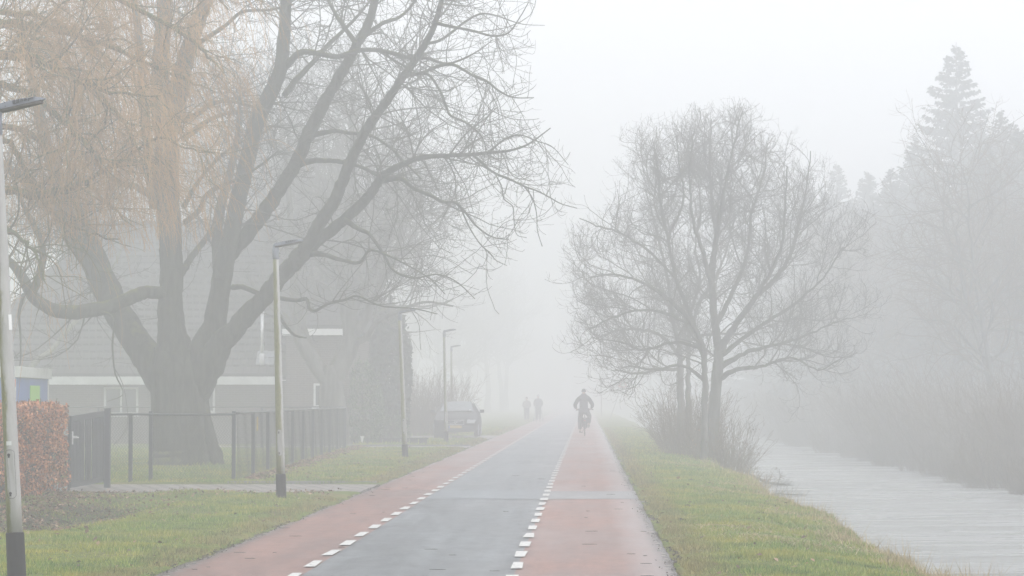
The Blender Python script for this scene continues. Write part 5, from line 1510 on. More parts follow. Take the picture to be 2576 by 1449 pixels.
# ------------------------------------------------------------------ house
def house():
    Y0 = 95.0
    root = tag(empty("house", (-15, Y0, 0)), "dark brick house with big tiled roof and white eaves boards behind the huge tree", "house")
    def put(o): return child_to(root, o)
    xl, xm, xr = -21.2, -10.0, -7.9
    b = MB(); b.box(xl, xm - .002, Y0, Y0 + 12, -.1, 2.15); put(b.build("wall", M['house_brick']))
    b = MB(); b.box(xm, xr, Y0 - .5, Y0 + 12.5, -.1, 3.62)
    b.prism([(xm, Y0 - .5, 3.62), (xr, Y0 - .5, 3.62), (xr, Y0 - .35, 3.62)], (0, 0, .01))
    put(b.build("gable_wall", M['house_brick']))
    # gable ends
    rz, ry = 7.65, Y0 + 6.2
    b = MB()
    ridge_l, ridge_r = -17.6, -9.6
    e0 = Y0 - .5
    s = [(xl - .4, e0, 2.27), (xm + .05, e0, 2.27), (ridge_r + .05, ry, rz), (ridge_l, ry, rz), (xl - .4, ry + 6.7, 2.27), (xm + .05, ry + 6.7, 2.27)]
    th = Vector((0, 0, .12))
    for f in ((0, 1, 2, 3), (4, 3, 2, 5), (0, 3, 4)):
        b.prism([s[i] for i in f], th)
    roof = put(b.build("roof", M['tiles']))
    # rows of overlapping tiles as raised courses
    b = MB()
    for k in range(1, 22):
        t = k / 22
        x0 = s[0][0] + (s[3][0] - s[0][0]) * t; x1 = s[1][0] + (s[2][0] - s[1][0]) * t
        y = s[0][1] + (s[3][1] - s[0][1]) * t; z = s[0][2] + (rz - 2.27) * t + .12
        n = int((x1 - x0) / 0.24)
        for j in range(n):
            xa = x0 + j * .24
            b.box(xa + .02, xa + .22, y - .03, y + .01, z - .02, z + .035 + .012 * ((j * 7 + k * 3) % 3))
    put(b.build("tile_courses", M['tiles']))
    b = MB(); b.tube([(ridge_l - .1, ry, rz + .16), (ridge_r + .1, ry, rz + .16)], .10, 8); put(b.build("ridge_cap", M['tiles']))
    # higher roof of the gable part
    b = MB()
    q = [(xm - .25, Y0 - .8, 3.88), (xr + .25, Y0 - .8, 3.88), (xr + .25, ry + .4, 7.5), (xm - .25, ry + .4, 7.5), (xm - .25, ry + 7, 3.88), (xr + .25, ry + 7, 3.88)]
    b.prism([q[0], q[1], q[2], q[3]], th); b.prism([q[3], q[2], q[5], q[4]], th)
    b.prism([(xm - .1, Y0 - .5, 3.86), (xm - .1, ry + .4, 7.46), (xm - .1, ry + 6.8, 3.86)], (.1, 0, 0))
    b.prism([(xr, Y0 - .5, 3.86), (xr, ry + .4, 7.46), (xr, ry + 6.8, 3.86)], (.1, 0, 0))
    put(b.build("gable_roof", M['tiles']))
    b = MB(); b.box(xl - .4, xm - .30, e0 - .06, e0 - .003, 2.02, 2.29); b.box(xl - .4, xm - .30, e0 - .003, Y0 - .003, 2.10, 2.15)
    put(b.build("fascia_board", M['dwhite']))
    b = MB(); b.box(xm - .1, xr + .1, Y0 - .80, Y0 - .505, 3.66, 3.87); put(b.build("gable_fascia", M['white']))
    # windows
    def window(x0, x1, z0, z1, y, mull=1):
        f = MB(); t = .07
        f.box(x0, x0 + t, y - .05, y, z0, z1); f.box(x1 - t, x1, y - .05, y, z0, z1)
        f.box(x0 + t, x1 - t, y - .05, y, z1 - t, z1); f.box(x0 + t, x1 - t, y - .05, y, z0, z0 + t)
        if mull: f.box((x0+x1)/2 - .03, (x0+x1)/2 + .03, y - .045, y - .004, z0 + t, z1 - t)
        w_ = put(f.build("window", M['dwhite']))
        p = MB().box(x0 + t, x1 - t, y - .02, y - .003, z0 + t, z1 - t).build("pane", M['glass']); p.parent = w_; p.matrix_parent_inverse = Matrix.Translation(-Vector(root.location)); p.matrix_parent_inverse = Matrix.Identity(4)
        si = MB().box(x0 - .06, x1 + .06, y - .12, y - .051, z0 - .07, z0 - .002).build("sill", M['dwhite']); si.parent = w_
    window(P(262, 1000, Y0).x, P(348, 1000, Y0).x, 1.02, 1.94, Y0)
    window(P(470, 1000, Y0).x, P(541, 1000, Y0).x, 1.08, 1.98, Y0)
    window(P(789, 1000, 94.5).x, P(860, 1000, 94.5).x, 1.26, 2.06, Y0 - .5)
    # strip window of the gable under the eaves
    # skylight and steel flue
    sk = MB()
    nrm = Vector((0, -5.38, 6.7)).normalized()
    def onroof(px, z, off=.0):
        t = (z - 2.27) / (rz - 2.27); return Vector((px, e0 + (ry - e0) * t, z + .12)) + nrm * off
    xa, xb = -11.05, -10.45
    sk._add([onroof(xa, 2.55, .04), onroof(xb, 2.55, .04), onroof(xb, 3.02, .04), onroof(xa, 3.02, .04), onroof(xa, 2.55, -.05), onroof(xb, 2.55, -.05), onroof(xb, 3.02, -.05), onroof(xa, 3.02, -.05)],
            [(0, 1, 2, 3), (4, 7, 6, 5), (0, 4, 5, 1), (1, 5, 6, 2), (2, 6, 7, 3), (3, 7, 4, 0)])
    w_ = put(sk.build("skylight", simple("skylight_frame", (0.28, 0.29, 0.30), 0.5)))
    sk = MB(); sk._add([onroof(xa + .06, 2.60, .046), onroof(xb - .06, 2.60, .046), onroof(xb - .06, 2.97, .046), onroof(xa + .06, 2.97, .046)], [(0, 1, 2, 3)])
    p = sk.build("pane", simple("skylight_glass", (0.3, 0.32, 0.34), 0.1, bmp=0)); p.parent = w_
    fx = P(661, 900, 95).x
    b = MB(); b.tube([(fx, Y0 - .2, 2.66), (fx, Y0 - .2, 2.72), (fx, Y0 - .2, 3.02), (fx, Y0 - .2, 3.06)], [.06, .10, .10, .07], 14)
    b.tube([(fx, Y0 - .2, 3.05), (fx, Y0 - .2, 4.4)], .055, 14); b.tube([(fx, Y0 - .2, 4.4), (fx, Y0 - .2, 4.5)], [.09, .02], 14)
    b.tube([(fx, Y0 - .2, 2.70), (fx, Y0 + .6, 3.1)], .04, 8)
    put(b.build("flue_pipe", M['steel'], smooth=True))
house()

# ------------------------------------------------------------------ blue site cabin
def cabin():
    root = tag(empty("site_cabin", (-13.0, 62.0, 0)), "blue site cabin with white roof edge and lime green panel behind the hedge", "cabin")
    # right-hand long side runs away from the camera to the right: corner near, at px 60
    c0 = P(41, 950, 60.0); c1 = P(122, 950, 65.5)
    c0.z = 0; c1.z = 0
    d = (c1 - c0).normalized(); n = Vector((-d.y, d.x, 0))      # n points away/left
    if n.x > 0: n = -n
    L = (c1 - c0).length
    c2 = c0 + n * 2.6; c3 = c1 + n * 2.6
    def put(o): return child_to(root, o)
    z0, z1, z2 = 0.15, 2.0, 2.235
    put(MB().prism([tuple(v + Vector((0, 0, z0))) for v in (c0, c1, c3, c2)], (0, 0, z1 - z0)).build("wall", M['blue']))
    ex = 0.07
    q = [c0 - d * ex - n * ex, c1 + d * ex - n * ex, c3 + d * ex + n * ex, c2 - d * ex + n * ex]
    put(MB().prism([tuple(v + Vector((0, 0, z1 + .002))) for v in q], (0, 0, z2 - z1)).build("roof_band", M['dwhite'], bevel=.01))
    def panel(name, s0, s1, za, zb, mat, off=.012, along=d, org=c0, nn=None):
        nn = -n if nn is None else nn
        p = [org + along * s0, org + along * s1]
        o = MB().prism([tuple(p[0] + Vector((0, 0, za)) + nn * .003), tuple(p[1] + Vector((0, 0, za)) + nn * .003), tuple(p[1] + Vector((0, 0, zb)) + nn * .003), tuple(p[0] + Vector((0, 0, zb)) + nn * .003)], nn * off).build(name, mat)
        return put(o)
    panel("door_panel", L * 0.40, L * 0.69, 0.25, 1.84, M['lime'], .02)
    panel("corner_strip", L * 0.965, L * 1.0, 0.2, 1.97, M['dwhite'], .010)
    # short side facing the camera, with the red and white reflector board at its corner
    panel("corner_board", 0.0, 0.155, 0.2, 1.98, M['white'], .012, n, c0, -d)
    for k, (za, zb) in enumerate(((1.80, 1.965), (1.48, 1.645), (1.16, 1.325), (.84, 1.005))):
        panel("red_stripe", 0.012, .030, za, zb, M['redp'], .016, n, c0, -d)
        panel("red_stripe", 0.045, .125, za, zb, M['redp'], .016, n, c0, -d)
    # feet
    for v in (c0, c1, c2, c3):
        m_ = (c0 + c3) / 2; w_ = v + (m_ - v) * .1
        put(MB().box(w_.x - .1, w_.x + .1, w_.y - .1, w_.y + .1, -.1, z0).build("foot", M['joint']))
cabin()

# ------------------------------------------------------------------ parked estate car
def wheel(root, x, y, r, wdt):
    t = MB().ring((x, y, r), r - .06, .07, 'X', 28, 8).build("tyre", M['black'], root, smooth=True)
    t.name = "wheel"
    h = MB().tube([(x - wdt / 2, y, r), (x + wdt / 2, y, r)], r - .10, 20).build("rim", M['alu'], t)
    return t

def car():
    X0, Y0 = -5.20, 113.0
    root = tag(empty("parked_car", (X0, Y0, 0.01)), "dark grey estate car parked facing the camera on the third driveway", "car")
    paint = simple("car_paint", (0.020, 0.023, 0.025), 0.45, 0.0, 0.05, 3, 0, 0.25)
    # stations along y (0 front .. 4.7 rear): half width low, belt height, roof/top z, half width top, bottom z
    st = [(0.00, .66, .50, .58, .55, .30), (0.06, .78, .62, .70, .62, .22), (0.30, .87, .70, .80, .66, .20), (0.90, .90, .82, .93, .72, .20),
          (1.28, .905, .88, 1.00, .76, .20), (1.75, .91, .90, 1.25, .68, .20), (2.15, .91, .91, 1.415, .58, .20), (3.2, .91, .92, 1.45, .60, .20), (4.1, .90, .92, 1.42, .58, .20), (4.55, .87, .90, 1.15, .60, .22), (4.68, .80, .80, .92, .62, .28), (4.72, .72, .60, .66, .60, .34)]
    V = []; n = 12
    for (y, wl, zb, zt, wt, z0) in st:
        h = [(0, z0), (wl * .85, z0), (wl * .98, z0 + .10), (wl, (z0 + zb) / 2), (wl * .985, zb), (wt, zt - .045), (wt * .55, zt)]
        ring = h + [(-x, z) for x, z in h[1:]][::-1] if False else [(x, z) for x, z in h] + [(-x, z) for x, z in h[:0:-1]]
        V.append([(x, y, z) for x, z in ring])
    k = len(V[0]); b = MB()
    vs = [v for r in V for v in r]; fs = []
    for i in range(len(V) - 1):
        for j in range(k):
            fs.append((i*k+j, i*k+(j+1) % k, (i+1)*k+(j+1) % k, (i+1)*k+j))
    fs += [tuple(range(k))[::-1], tuple((len(V)-1)*k + j for j in range(k))]
    b._add(vs, fs)
    b.build("body", paint, root, smooth=True, sub=1)
    # windscreen between bonnet edge and roof
    gl = M['glass']
    def quad(name, pts, mat, off, par=root):
        return MB().prism(pts, off).build(name, mat, par)
    ws = quad("windscreen", [(-.66, 1.27, 1.01), (.66, 1.27, 1.01), (.545, 2.02, 1.395), (-.545, 2.02, 1.395)], simple("windscreen_glass", (0.20, 0.22, 0.23), 0.06, bmp=0), (0, -.03, .03))  # sky reflection put into the glass as a paler base colour
    MB().tube([(-.62, 1.22, 1.035), (-.1, 1.20, 1.05), (.05, 1.20, 1.05)], .010, 6).tube([(.0, 1.20, 1.04), (.30, 1.20, 1.065), (.60, 1.22, 1.035)], .010, 6).build("wiper", M['black'], root)
    for s in (-1, 1):
        quad("side_window", [(s * .885, 1.55, .95), (s * .885, 4.2, .95), (s * .62, 4.0, 1.36), (s * .62, 2.15, 1.36)], gl, (s * .03, 0, .015))
        hl = quad("headlight", [(s * .44, .0, .56), (s * .74, .06, .57), (s * .82, .20, .70), (s * .47, .05, .72)], simple("headlight_glass", (0.30, 0.32, 0.33), 0.1, bmp=0), (0, -.06, .0))
        m_ = MB().box(s * .90, s * 1.08, 1.62, 1.72, .98, 1.10).box(s * .84, s * .92, 1.66, 1.70, 1.0, 1.03).build("wing_mirror", paint, root, bevel=.02)
        MB().tube([(s * .60, 2.3, 1.45), (s * .60, 2.4, 1.50), (s * .60, 4.0, 1.49), (s * .60, 4.1, 1.44)], .014, 8).build("roof_rail", M['alu'], root)
        for y in (.85, 3.75):
            wheel(root, s * .80, y, .315, .20)
        quad("fog_lamp", [(s * .50, .02, .30), (s * .66, .06, .30), (s * .66, .06, .38), (s * .50, .02, .38)], M['alu'], (0, -.02, 0))
    gr = MB().box(-.33, .33, -.045, .03, .52, .68)
    g_ = gr.build("grille", M['black'], root, bevel=.01)
    gr = MB()
    gr.box(-.35, .35, -.06, -.046, .68, .70); gr.box(-.35, .35, -.06, -.046, .50, .52); gr.box(-.35, -.33, -.06, -.046, .52, .68); gr.box(.33, .35, -.06, -.046, .52, .68)
    gr.prism([(-.30, -.055, .53), (-.26, -.055, .53), (.30, -.055, .67), (.26, -.055, .67)], (0, -.006, 0))
    gr.build("chrome_trim", M['steel'], root)
    gr = MB(); gr.ring((0, -.062, .60), .045, .008, 'Y', 20, 5); gr.build("badge", M['steel'], root)
    MB().box(-.82, .82, -.05, .12, .24, .47).build("bumper", simple("bumper_plastic", (0.04, 0.042, 0.045), 0.5), root, bevel=.04)
    pl = MB().box(-.26, .26, -.072, -.052, .37, .48).build("licence_plate", simple("plate_yellow", (0.42, 0.30, 0.08), 0.5), root)
    MB().box(-.26, -.225, -.0745, -.0722, .372, .478).build("plate_strip", simple("plate_blue", (0.03, 0.08, 0.4), 0.5), pl)
    MB().box(.49, .56, 1.265, 1.28, 1.08, 1.13).build("windscreen_sticker", M['white'], root)
    root.scale = (1.0, 1.0, 1.0)
car()

b = MB(); b.box(-.19, .19, -.16, .16, .04, .66); b.box(-.21, .21, -.18, .18, .66, .72); b.tube([(-.2, .14, .06), (.2, .14, .06)], .055, 10)
o = b.build("dustbin", M['black'], bevel=.01); o.location = (-5.66, 109.6, 0.01); tag(o, "dark lidded bin standing in front of the car's left corner", "bin")
b = MB(); b.tube([(0, 0, -.05), (0, 0, .12)], .015, 8); b.tube([(0, 0, .12), (0, 0, .22), (0, 0, .30)], [.03, .045, .07], 12)
o = b.build("garden_light", M['white']); o.location = (P(911, 1105, 93.8).x, 93.8, .02); tag(o, "small white cup shaped garden light by the shrub at the end of the fence", "garden light")

# warning sign on the right verge, a triangle on a leaning pole
def sign():
    base = Vector((P(1531, 1060, 200).x, 200, 0))
    root = tag(empty("road_sign", base), "faded triangular warning sign on a leaning pole at the right verge", "road sign")
    MB().tube([(0, 0, -.1), (1.05, 0, 2.75)], .028, 10).build("pole", M['alu'], root, smooth=True)
    z0 = 2.35; cx = 1.0; s = .36
    t = [(cx - s, -.03, z0), (cx + s, -.03, z0), (cx, -.03, z0 + .63)]
    pl = MB().prism([(x, y, z) for x, y, z in t], (0, -.012, 0)).build("sign_plate", M['redp'], root)
    c = Vector((cx, 0, z0 + .21))
    t2 = [c + (Vector(v) - c) * .72 + Vector((0, .0, 0)) for v in t]
    t2 = [(v.x, -.044, v.z) for v in t2]
    MB().prism(t2, (0, -.004, 0)).build("white_field", M['white'], pl)
    MB().box(cx - .025, cx + .025, -.0545, -.0485, z0 + .17, z0 + .33).box(cx - .025, cx + .025, -.0545, -.0485, z0 + .09, z0 + .13).build("symbol", M['black'], pl)
sign()
# slim pole seen faintly further back on the same verge
o = MB().tube([(0, 0, -.1), (0, 0, 3.6)], .05, 8).tube([(0, 0, 2.7), (0, 0, 3.4)], .16, 8).build("sign_post", M['alu_dark']); o.location = (P(1513, 1050, 235).x, 235, 0)
tag(o, "very faint dark post behind the triangular sign", "post")

# ------------------------------------------------------------------ people
def skin_mesh(name, joints, edges, mat, parent=None, levels=2, root_j=None):
    """joints: {name: ((x,y,z), r)}; one continuous skinned surface"""
    names = list(joints)
    me = bpy.data.meshes.new(name)
    me.from_pydata([joints[k][0] for k in names], [(names.index(a), names.index(b_)) for a, b_ in edges], [])
    ob = bpy.data.objects.new(name, me); C.objects.link(ob)
    md = ob.modifiers.new("skin", 'SKIN'); md.use_smooth_shade = True
    for i, k in enumerate(names):
        r = joints[k][1]
        me.skin_vertices[0].data[i].radius = (r, r) if not hasattr(r, '__len__') else r
        me.skin_vertices[0].data[i].use_root = (k == root_j)
    ob.modifiers.new("sub", 'SUBSURF').levels = levels
    ob.modifiers["sub"].render_levels = levels
    dg = bpy.context.evaluated_depsgraph_get()
    m2 = bpy.data.meshes.new_from_object(ob.evaluated_get(dg))
    bpy.data.objects.remove(ob)
    for p in m2.polygons: p.use_smooth = True
    m2.materials.clear(); m2.materials.append(mat)
    return link(bpy.data.objects.new(name, m2), parent)

SK = simple("skin", (0.42, 0.27, 0.20), 0.6, 0, 0.08, 20, 0)
def person(name, loc, label, J, hair, jacket, trousers, shoes, hood=False, coat_len=0.0, rz=0.0, hat=None):
    """J: joint positions in metres (local). +y is away from the camera; the person faces +y"""
    root = tag(empty(name, loc, rz), label, "person")
    V = {k: Vector(v) for k, v in J.items()}
    j = {}
    def a(k, p, r): j[k] = (tuple(p), r)
    a('pelvis', V['pelvis'], (.13, .10)); a('waist', V['pelvis'].lerp(V['chest'], .5), (.125, .095)); a('chest', V['chest'], (.145, .105))
    a('neck', V['neck'], (.055, .055)); a('skull0', V['neck'].lerp(V['head'], .45), (.062, .07)); a('head', V['head'], (.078, .095)); a('crown', V['head'] + Vector((0, 0, .085)), (.055, .068))
    E = [('pelvis', 'waist'), ('waist', 'chest'), ('chest', 'neck'), ('neck', 'skull0'), ('skull0', 'head'), ('head', 'crown')]
    for s in ('l', 'r'):
        a('sh' + s, V['sh' + s], .062); a('el' + s, V['el' + s], .043); a('wr' + s, V['wr' + s], .028); a('pa' + s, V['ha' + s], (.040, .018))
        E += [('chest', 'sh' + s), ('sh' + s, 'el' + s), ('el' + s, 'wr' + s), ('wr' + s, 'pa' + s)]
        d = (V['ha' + s] - V['wr' + s]).normalized()
        lat = d.cross(Vector((0, 0, 1)));
        if lat.length < .1: lat = Vector((0, 1, 0))
        lat.normalize(); dn = Vector((0, 0, -1)) if abs(d.z) < .8 else Vector((0, 1, 0))
        for q in range(4):
            f0 = V['ha' + s] + lat * (.027 * (q - 1.5) / 1.5) + d * .03
            ln = (.068, .078, .072, .055)[q]
            a(f'f{q}a' + s, f0, .0095); a(f'f{q}b' + s, f0 + d * ln * .5 + dn * .012, .0088); a(f'f{q}c' + s, f0 + d * ln * .75 + dn * .045, .0078)
            E += [('pa' + s, f'f{q}a' + s), (f'f{q}a' + s, f'f{q}b' + s), (f'f{q}b' + s, f'f{q}c' + s)]
        sg = 1 if s == 'l' else -1
        t0 = V['wr' + s].lerp(V['ha' + s], .5)
        a('t0' + s, t0 + lat * .03 * sg, .012); a('t1' + s, t0 + lat * .05 * sg + d * .035, .010); a('t2' + s, t0 + lat * .045 * sg + d * .06 + dn * .015, .009)
        E += [('pa' + s, 't0' + s), ('t0' + s, 't1' + s), ('t1' + s, 't2' + s)]
        a('hip' + s, V['hip' + s], .085); a('kn' + s, V['kn' + s], .058); a('an' + s, V['an' + s], .040); a('toe' + s, V['toe' + s], .032)
        E += [('pelvis', 'hip' + s), ('hip' + s, 'kn' + s), ('kn' + s, 'an' + s), ('an' + s, 'toe' + s)]
    skin_mesh("body", j, E, SK, root, 1, 'pelvis')
    # face: nose, eyes, ears (on the side the person faces)
    h = V['head']
    fc = MB(); fc.tube([h + Vector((0, .095, .02)), h + Vector((0, .118, -.02)), h + Vector((0, .098, -.03))], [.008, .016, .006], 6)
    for s in (-1, 1): fc.tube([h + Vector((s * .078, 0, .02)), h + Vector((s * .088, -.005, .0)), h + Vector((s * .078, 0, -.03))], [.010, .018, .008], 6)
    fc.build("nose_and_ears", SK, root, smooth=True)
    ey = MB()
    for s in (-1, 1): ey.tube([h + Vector((s * .03, .088, .012)), h + Vector((s * .03, .097, .012))], .010, 8)
    ey.tube([h + Vector((-.025, .090, -.052)), h + Vector((.025, .090, -.052))], .006, 6)
    ey.build("eyes_and_mouth", M['black'], root)
    # hair or hat
    hm = hat or hair
    skin_mesh("hat" if hat else "hair", {'a': (tuple(h + Vector((0, -.040, -.055))), (.088, .075)), 'b': (tuple(h + Vector((0, -.018, .035))), (.100, .105)), 'c': (tuple(h + Vector((0, -.004, .110))), (.062, .070))},
              [('a', 'b'), ('b', 'c')], hm, root, 1, 'a')
    # jacket
    j2 = {}; E2 = []
    def c(k, p, r): j2[k] = (tuple(p), r)
    c('hem', V['pelvis'] + Vector((0, 0, -.06 - coat_len)), (.185 + coat_len * .08, .15 + coat_len * .05)); c('w', V['pelvis'].lerp(V['chest'], .4), (.185, .145)); c('ch', V['chest'], (.20, .15)); c('up', V['chest'].lerp(V['neck'], .6), (.14, .11)); c('nk', V['neck'] + Vector((0, -.01, .03)), (.095, .090))
    E2 = [('hem', 'w'), ('w', 'ch'), ('ch', 'up'), ('up', 'nk')]
    if hood:
        c('hd', V['neck'].lerp(V['head'], .40) + Vector((0, -.055, 0)), (.125, .095)); E2.append(('nk', 'hd'))
    for s in ('l', 'r'):
        c('sh' + s, V['sh' + s] + Vector((0, 0, -.03)), .100); c('el' + s, V['el' + s], .082); c('wr' + s, V['wr' + s], .058)
        E2 += [('up', 'sh' + s), ('sh' + s, 'el' + s), ('el' + s, 'wr' + s)]
    skin_mesh("jacket", j2, E2, jacket, root, 2, 'w')
    j3 = {'p': (tuple(V['pelvis']), (.17, .14))}; E3 = []
    for s in ('l', 'r'):
        j3['h' + s] = (tuple(V['hip' + s]), .118); j3['k' + s] = (tuple(V['kn' + s]), .090); j3['c' + s] = (tuple(V['kn' + s].lerp(V['an' + s], .35)), .084); j3['a' + s] = (tuple(V['an' + s] + Vector((0, 0, .03))), .070)
        E3 += [('p', 'h' + s), ('h' + s, 'k' + s), ('k' + s, 'c' + s), ('c' + s, 'a' + s)]
    skin_mesh("trousers", j3, E3, trousers, root, 2, 'p')
    for s in ('l', 'r'):
        an, to = V['an' + s], V['toe' + s]
        skin_mesh("shoe", {'a': (tuple(an + Vector((0, -.03, -.02))), (.048, .05)), 'b': (tuple(an.lerp(to, .5) + Vector((0, 0, -.02))), (.046, .042)), 'c': (tuple(to + Vector((0, 0, -.012))), (.044, .032))}, [('a', 'b'), ('b', 'c')], shoes, root, 1, 'a')
    return root

DK = simple("dark_jacket", (0.022, 0.024, 0.030), 0.8, 0, 0.3, 9, 0.3)
DT = simple("dark_trousers", (0.030, 0.033, 0.042), 0.85, 0, 0.3, 9, 0.3)
SH = simple("grey_shoes", (0.12, 0.11, 0.10), 0.7)
HR = simple("dark_hair", (0.02, 0.017, 0.015), 0.7, 0, 0.3, 40)
CX, CY = P(1471, 1090, 118).x, 118.0
person("person", (CX - 0.04, CY, 0.0), "person in dark jacket with a hood and dark trousers riding the bicycle away",
       dict(pelvis=(0, .02, 1.06), chest=(0, .16, 1.44), neck=(0, .20, 1.63), head=(0, .23, 1.79),
            shl=(-.20, .17, 1.52), shr=(.20, .17, 1.52), ell=(-.36, .30, 1.24), elr=(.36, .30, 1.24), wrl=(-.31, .52, 1.10), wrr=(.31, .52, 1.12), hal=(-.29, .61, 1.08), har=(.29, .61, 1.10),
            hipl=(-.10, .04, 1.0), hipr=(.11, .04, 1.0), knl=(-.16, .20, .62), knr=(.23, .44, .78), anl=(-.15, .10, .22), anr=(.20, .30, .46), toel=(-.155, .25, .17), toer=(.205, .45, .40)),
       HR, DK, DT, SH, hood=True, coat_len=0.10, hat=simple("dark_cap", (0.03, 0.03, 0.034), 0.85)).scale = (1.04, 1.04, 1.04)

def bicycle():
    root = tag(empty("bicycle", (CX, CY, 0.012)), "dark city bicycle with rear mudguard and carrier under the dark-clothed rider", "bicycle")
    fr = simple("bike_frame", (0.03, 0.03, 0.033), 0.35)
    for y, nm in ((-.36, 'wheel'), (.74, 'wheel')):
        t = MB().ring((0, y, .345), .325, .022, 'X', 32, 8).build("wheel", M['black'], root, smooth=True)
        r = MB().ring((0, y, .345), .298, .010, 'X', 32, 6); 
        for k in range(16):
            a = math.pi * 2 * k / 16
            r.tube([(0.02 if k % 2 else -.02, y, .345), (0, y + .295 * math.cos(a), .345 + .295 * math.sin(a))], .0018, 4)
        r.tube([(-.04, y, .345), (.04, y, .345)], .018, 8)
        r.build("rim", M['alu'], t)
    f = MB(); bb = (0, .10, .30)
    f.tube([bb, (0, -.02, .86)], .017, 8); f.tube([bb, (0, .58, .80)], .022, 8); f.tube([(0, .0, .70), (0, .56, .90)], .017, 8)
    f.tube([(0, .55, .98), (0, .61, .72)], .020, 8)
    for s in (-1, 1):
        f.tube([(s * .03, .61, .72), (s * .05, .66, .55), (s * .05, .74, .345)], .012, 6); f.tube([bb, (s * .055, -.36, .345)], .010, 6); f.tube([(0, -.01, .74), (s * .055, -.36, .345)], .009, 6)
    f.build("frame", fr, root, smooth=True)
    f = MB()
    for k in range(12):
        pass
    pts = [(0, -.36 + .37 * math.cos(a), .345 + .37 * math.sin(a)) for a in np.radians(np.linspace(190, 40, 14))]
    pts2 = [(0, .74 + .37 * math.cos(a), .345 + .37 * math.sin(a)) for a in np.radians(np.linspace(160, 30, 12))]
    MB().tube(pts, .030, 8, flat=.3).build("mudguard", M['black'], root); MB().tube(pts2, .028, 8, flat=.3).build("mudguard", M['black'], root)
    f = MB()
    f.box(-.075, .075, -.62, -.08, .745, .76)
    for s in (-1, 1):
        f.tube([(s * .07, -.55, .75), (s * .07, -.36, .36)], .007, 6); f.tube([(s * .07, -.12, .75), (s * .07, -.36, .36)], .007, 6)
    f.build("rear_carrier", M['black'], root)
    for s in (-1, 1):
        MB().box(s * .045, s * .115, -.60, -.16, .36, .76).build("pannier", M['black'], root, bevel=.02)
    MB().box(-.03, .03, -.66, -.63, .62, .66).build("rear_light", M['redp'], root)
    MB().tube([(0, -.03, .86), (0, -.05, .96)], .013, 8).build("seat_post", M['alu'], root)
    sd = MB(); sd._add([(-.09, -.18, .96), (.09, -.18, .96), (.02, .10, .97), (-.02, .10, .97), (-.10, -.18, 1.0), (.10, -.18, 1.0), (.02, .10, 1.0), (-.02, .10, 1.0)], [(0, 1, 2, 3), (4, 7, 6, 5), (0, 4, 5, 1), (1, 5, 6, 2), (2, 6, 7, 3), (3, 7, 4, 0)])
    sd.build("saddle", M['black'], root, bevel=.015)
    hb = MB(); hb.tube([(0, .55, .96), (0, .56, 1.08)], .012, 8); hb.tube([(-.30, .50, 1.09), (-.22, .60, 1.10), (0, .60, 1.10), (.22, .60, 1.10), (.30, .50, 1.10)], .012, 8)
    hb.build("handlebar", M['alu'], root, smooth=True)
    hg = MB(); hg.tube([(-.35, .48, 1.06), (-.29, .60, 1.08)], .018, 8); hg.tube([(.35, .48, 1.08), (.29, .60, 1.10)], .018, 8); hg.build("grips", M['black'], root)
    for s, y, z in ((-1, .16, .14), (1, .34, .36)):
        MB().tube([(s * .05, .10, .30), (s * .09, y, z)], .012, 6).box(s * .09, s * .20, y - .04, y + .05, z - .012, z + .012).build("pedal", M['black'], root)
bicycle()

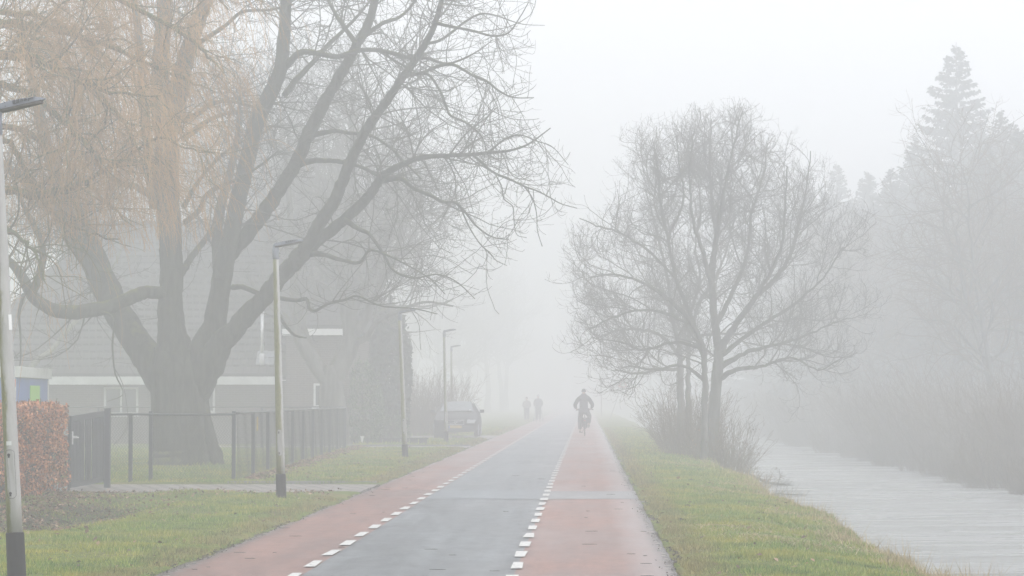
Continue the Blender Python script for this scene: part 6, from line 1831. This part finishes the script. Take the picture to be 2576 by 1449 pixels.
WJ = dict(pelvis=(0, 0, .92), chest=(0, .03, 1.28), neck=(0, .03, 1.47), head=(0, .05, 1.63),
          shl=(-.19, .02, 1.38), shr=(.19, .02, 1.38), ell=(-.24, .02, 1.10), elr=(.24, .02, 1.10), wrl=(-.18, .24, 1.02), wrr=(.18, .24, 1.02), hal=(-.17, .33, 1.00), har=(.17, .33, 1.00),
          hipl=(-.09, 0, .88), hipr=(.09, 0, .88), knl=(-.10, .10, .48), knr=(.10, -.02, .48), anl=(-.10, .14, .09), anr=(.11, -.20, .12), toel=(-.11, .28, .04), toer=(.12, -.06, .04))
WX, WY = P(1354, 1058, 190).x, 190.0
GC = simple("grey_coat", (0.055, 0.055, 0.062), 0.85, 0, 0.2, 8)
r = person("person", (WX, WY, 0), "walker in a long dark coat and pale hat pushing the pram on the left lane", WJ, HR, GC, DT, SH, coat_len=0.32, hat=simple("pale_hat", (0.55, 0.57, 0.62), 0.8))
r.scale = (1.06, 1.06, 1.06)
r2 = person("person", (P(1325, 1060, 191).x, 191.0, 0), "smaller walker in a light topped coat on the verge side of the pram pusher", WJ, HR,
            simple("light_coat", (0.26, 0.25, 0.25), 0.85, 0, 0.25, 5), DT, SH, coat_len=0.05)
r2.scale = (.97, .97, .97)
def pram():
    root = tag(empty("pram", (WX, WY + .75, 0.01)), "dark pram with thin wheels pushed by the walker in the long coat", "pram")
    for x in (-.31, .31):
        for y in (-.28, .32):
            t = MB().ring((x, y, .14), .125, .015, 'X', 20, 6).build("wheel", M['black'], root)
            MB().tube([(x - .02, y, .14), (x + .02, y, .14)], .03, 8).build("hub", M['alu'], t)
    f = MB()
    for x in (-.28, .28):
        f.tube([(x, -.28, .14), (x * .9, .1, .5), (x * .85, -.42, 1.02)], .012, 6); f.tube([(x, .32, .14), (x * .9, .0, .5)], .012, 6)
    f.tube([(-.24, -.42, 1.02), (.24, -.42, 1.02)], .015, 8); f.tube([(-.31, -.28, .14), (.31, -.28, .14)], .01, 6); f.tube([(-.31, .32, .14), (.31, .32, .14)], .01, 6)
    f.build("frame", M['alu'], root)
    s = MB(); st = [(-.32, .10, .60), (-.25, .20, .50), (.25, .20, .46), (.42, .12, .58)]
    s.prism([(-.20, -.30, .80), (-.20, -.25, .52), (-.20, .35, .50), (-.20, .48, .66), (-.20, .20, .72)], (.40, 0, 0))
    s.build("seat_body", DK, root, bevel=.03)
    h = MB(); h.tube([(0, -.30 + .0, .78), (0, -.22, .92), (0, -.02, .98), (0, .14, .90)], [.12, .20, .20, .12], 12); h.build("hood", DT, root, smooth=True)
pram()
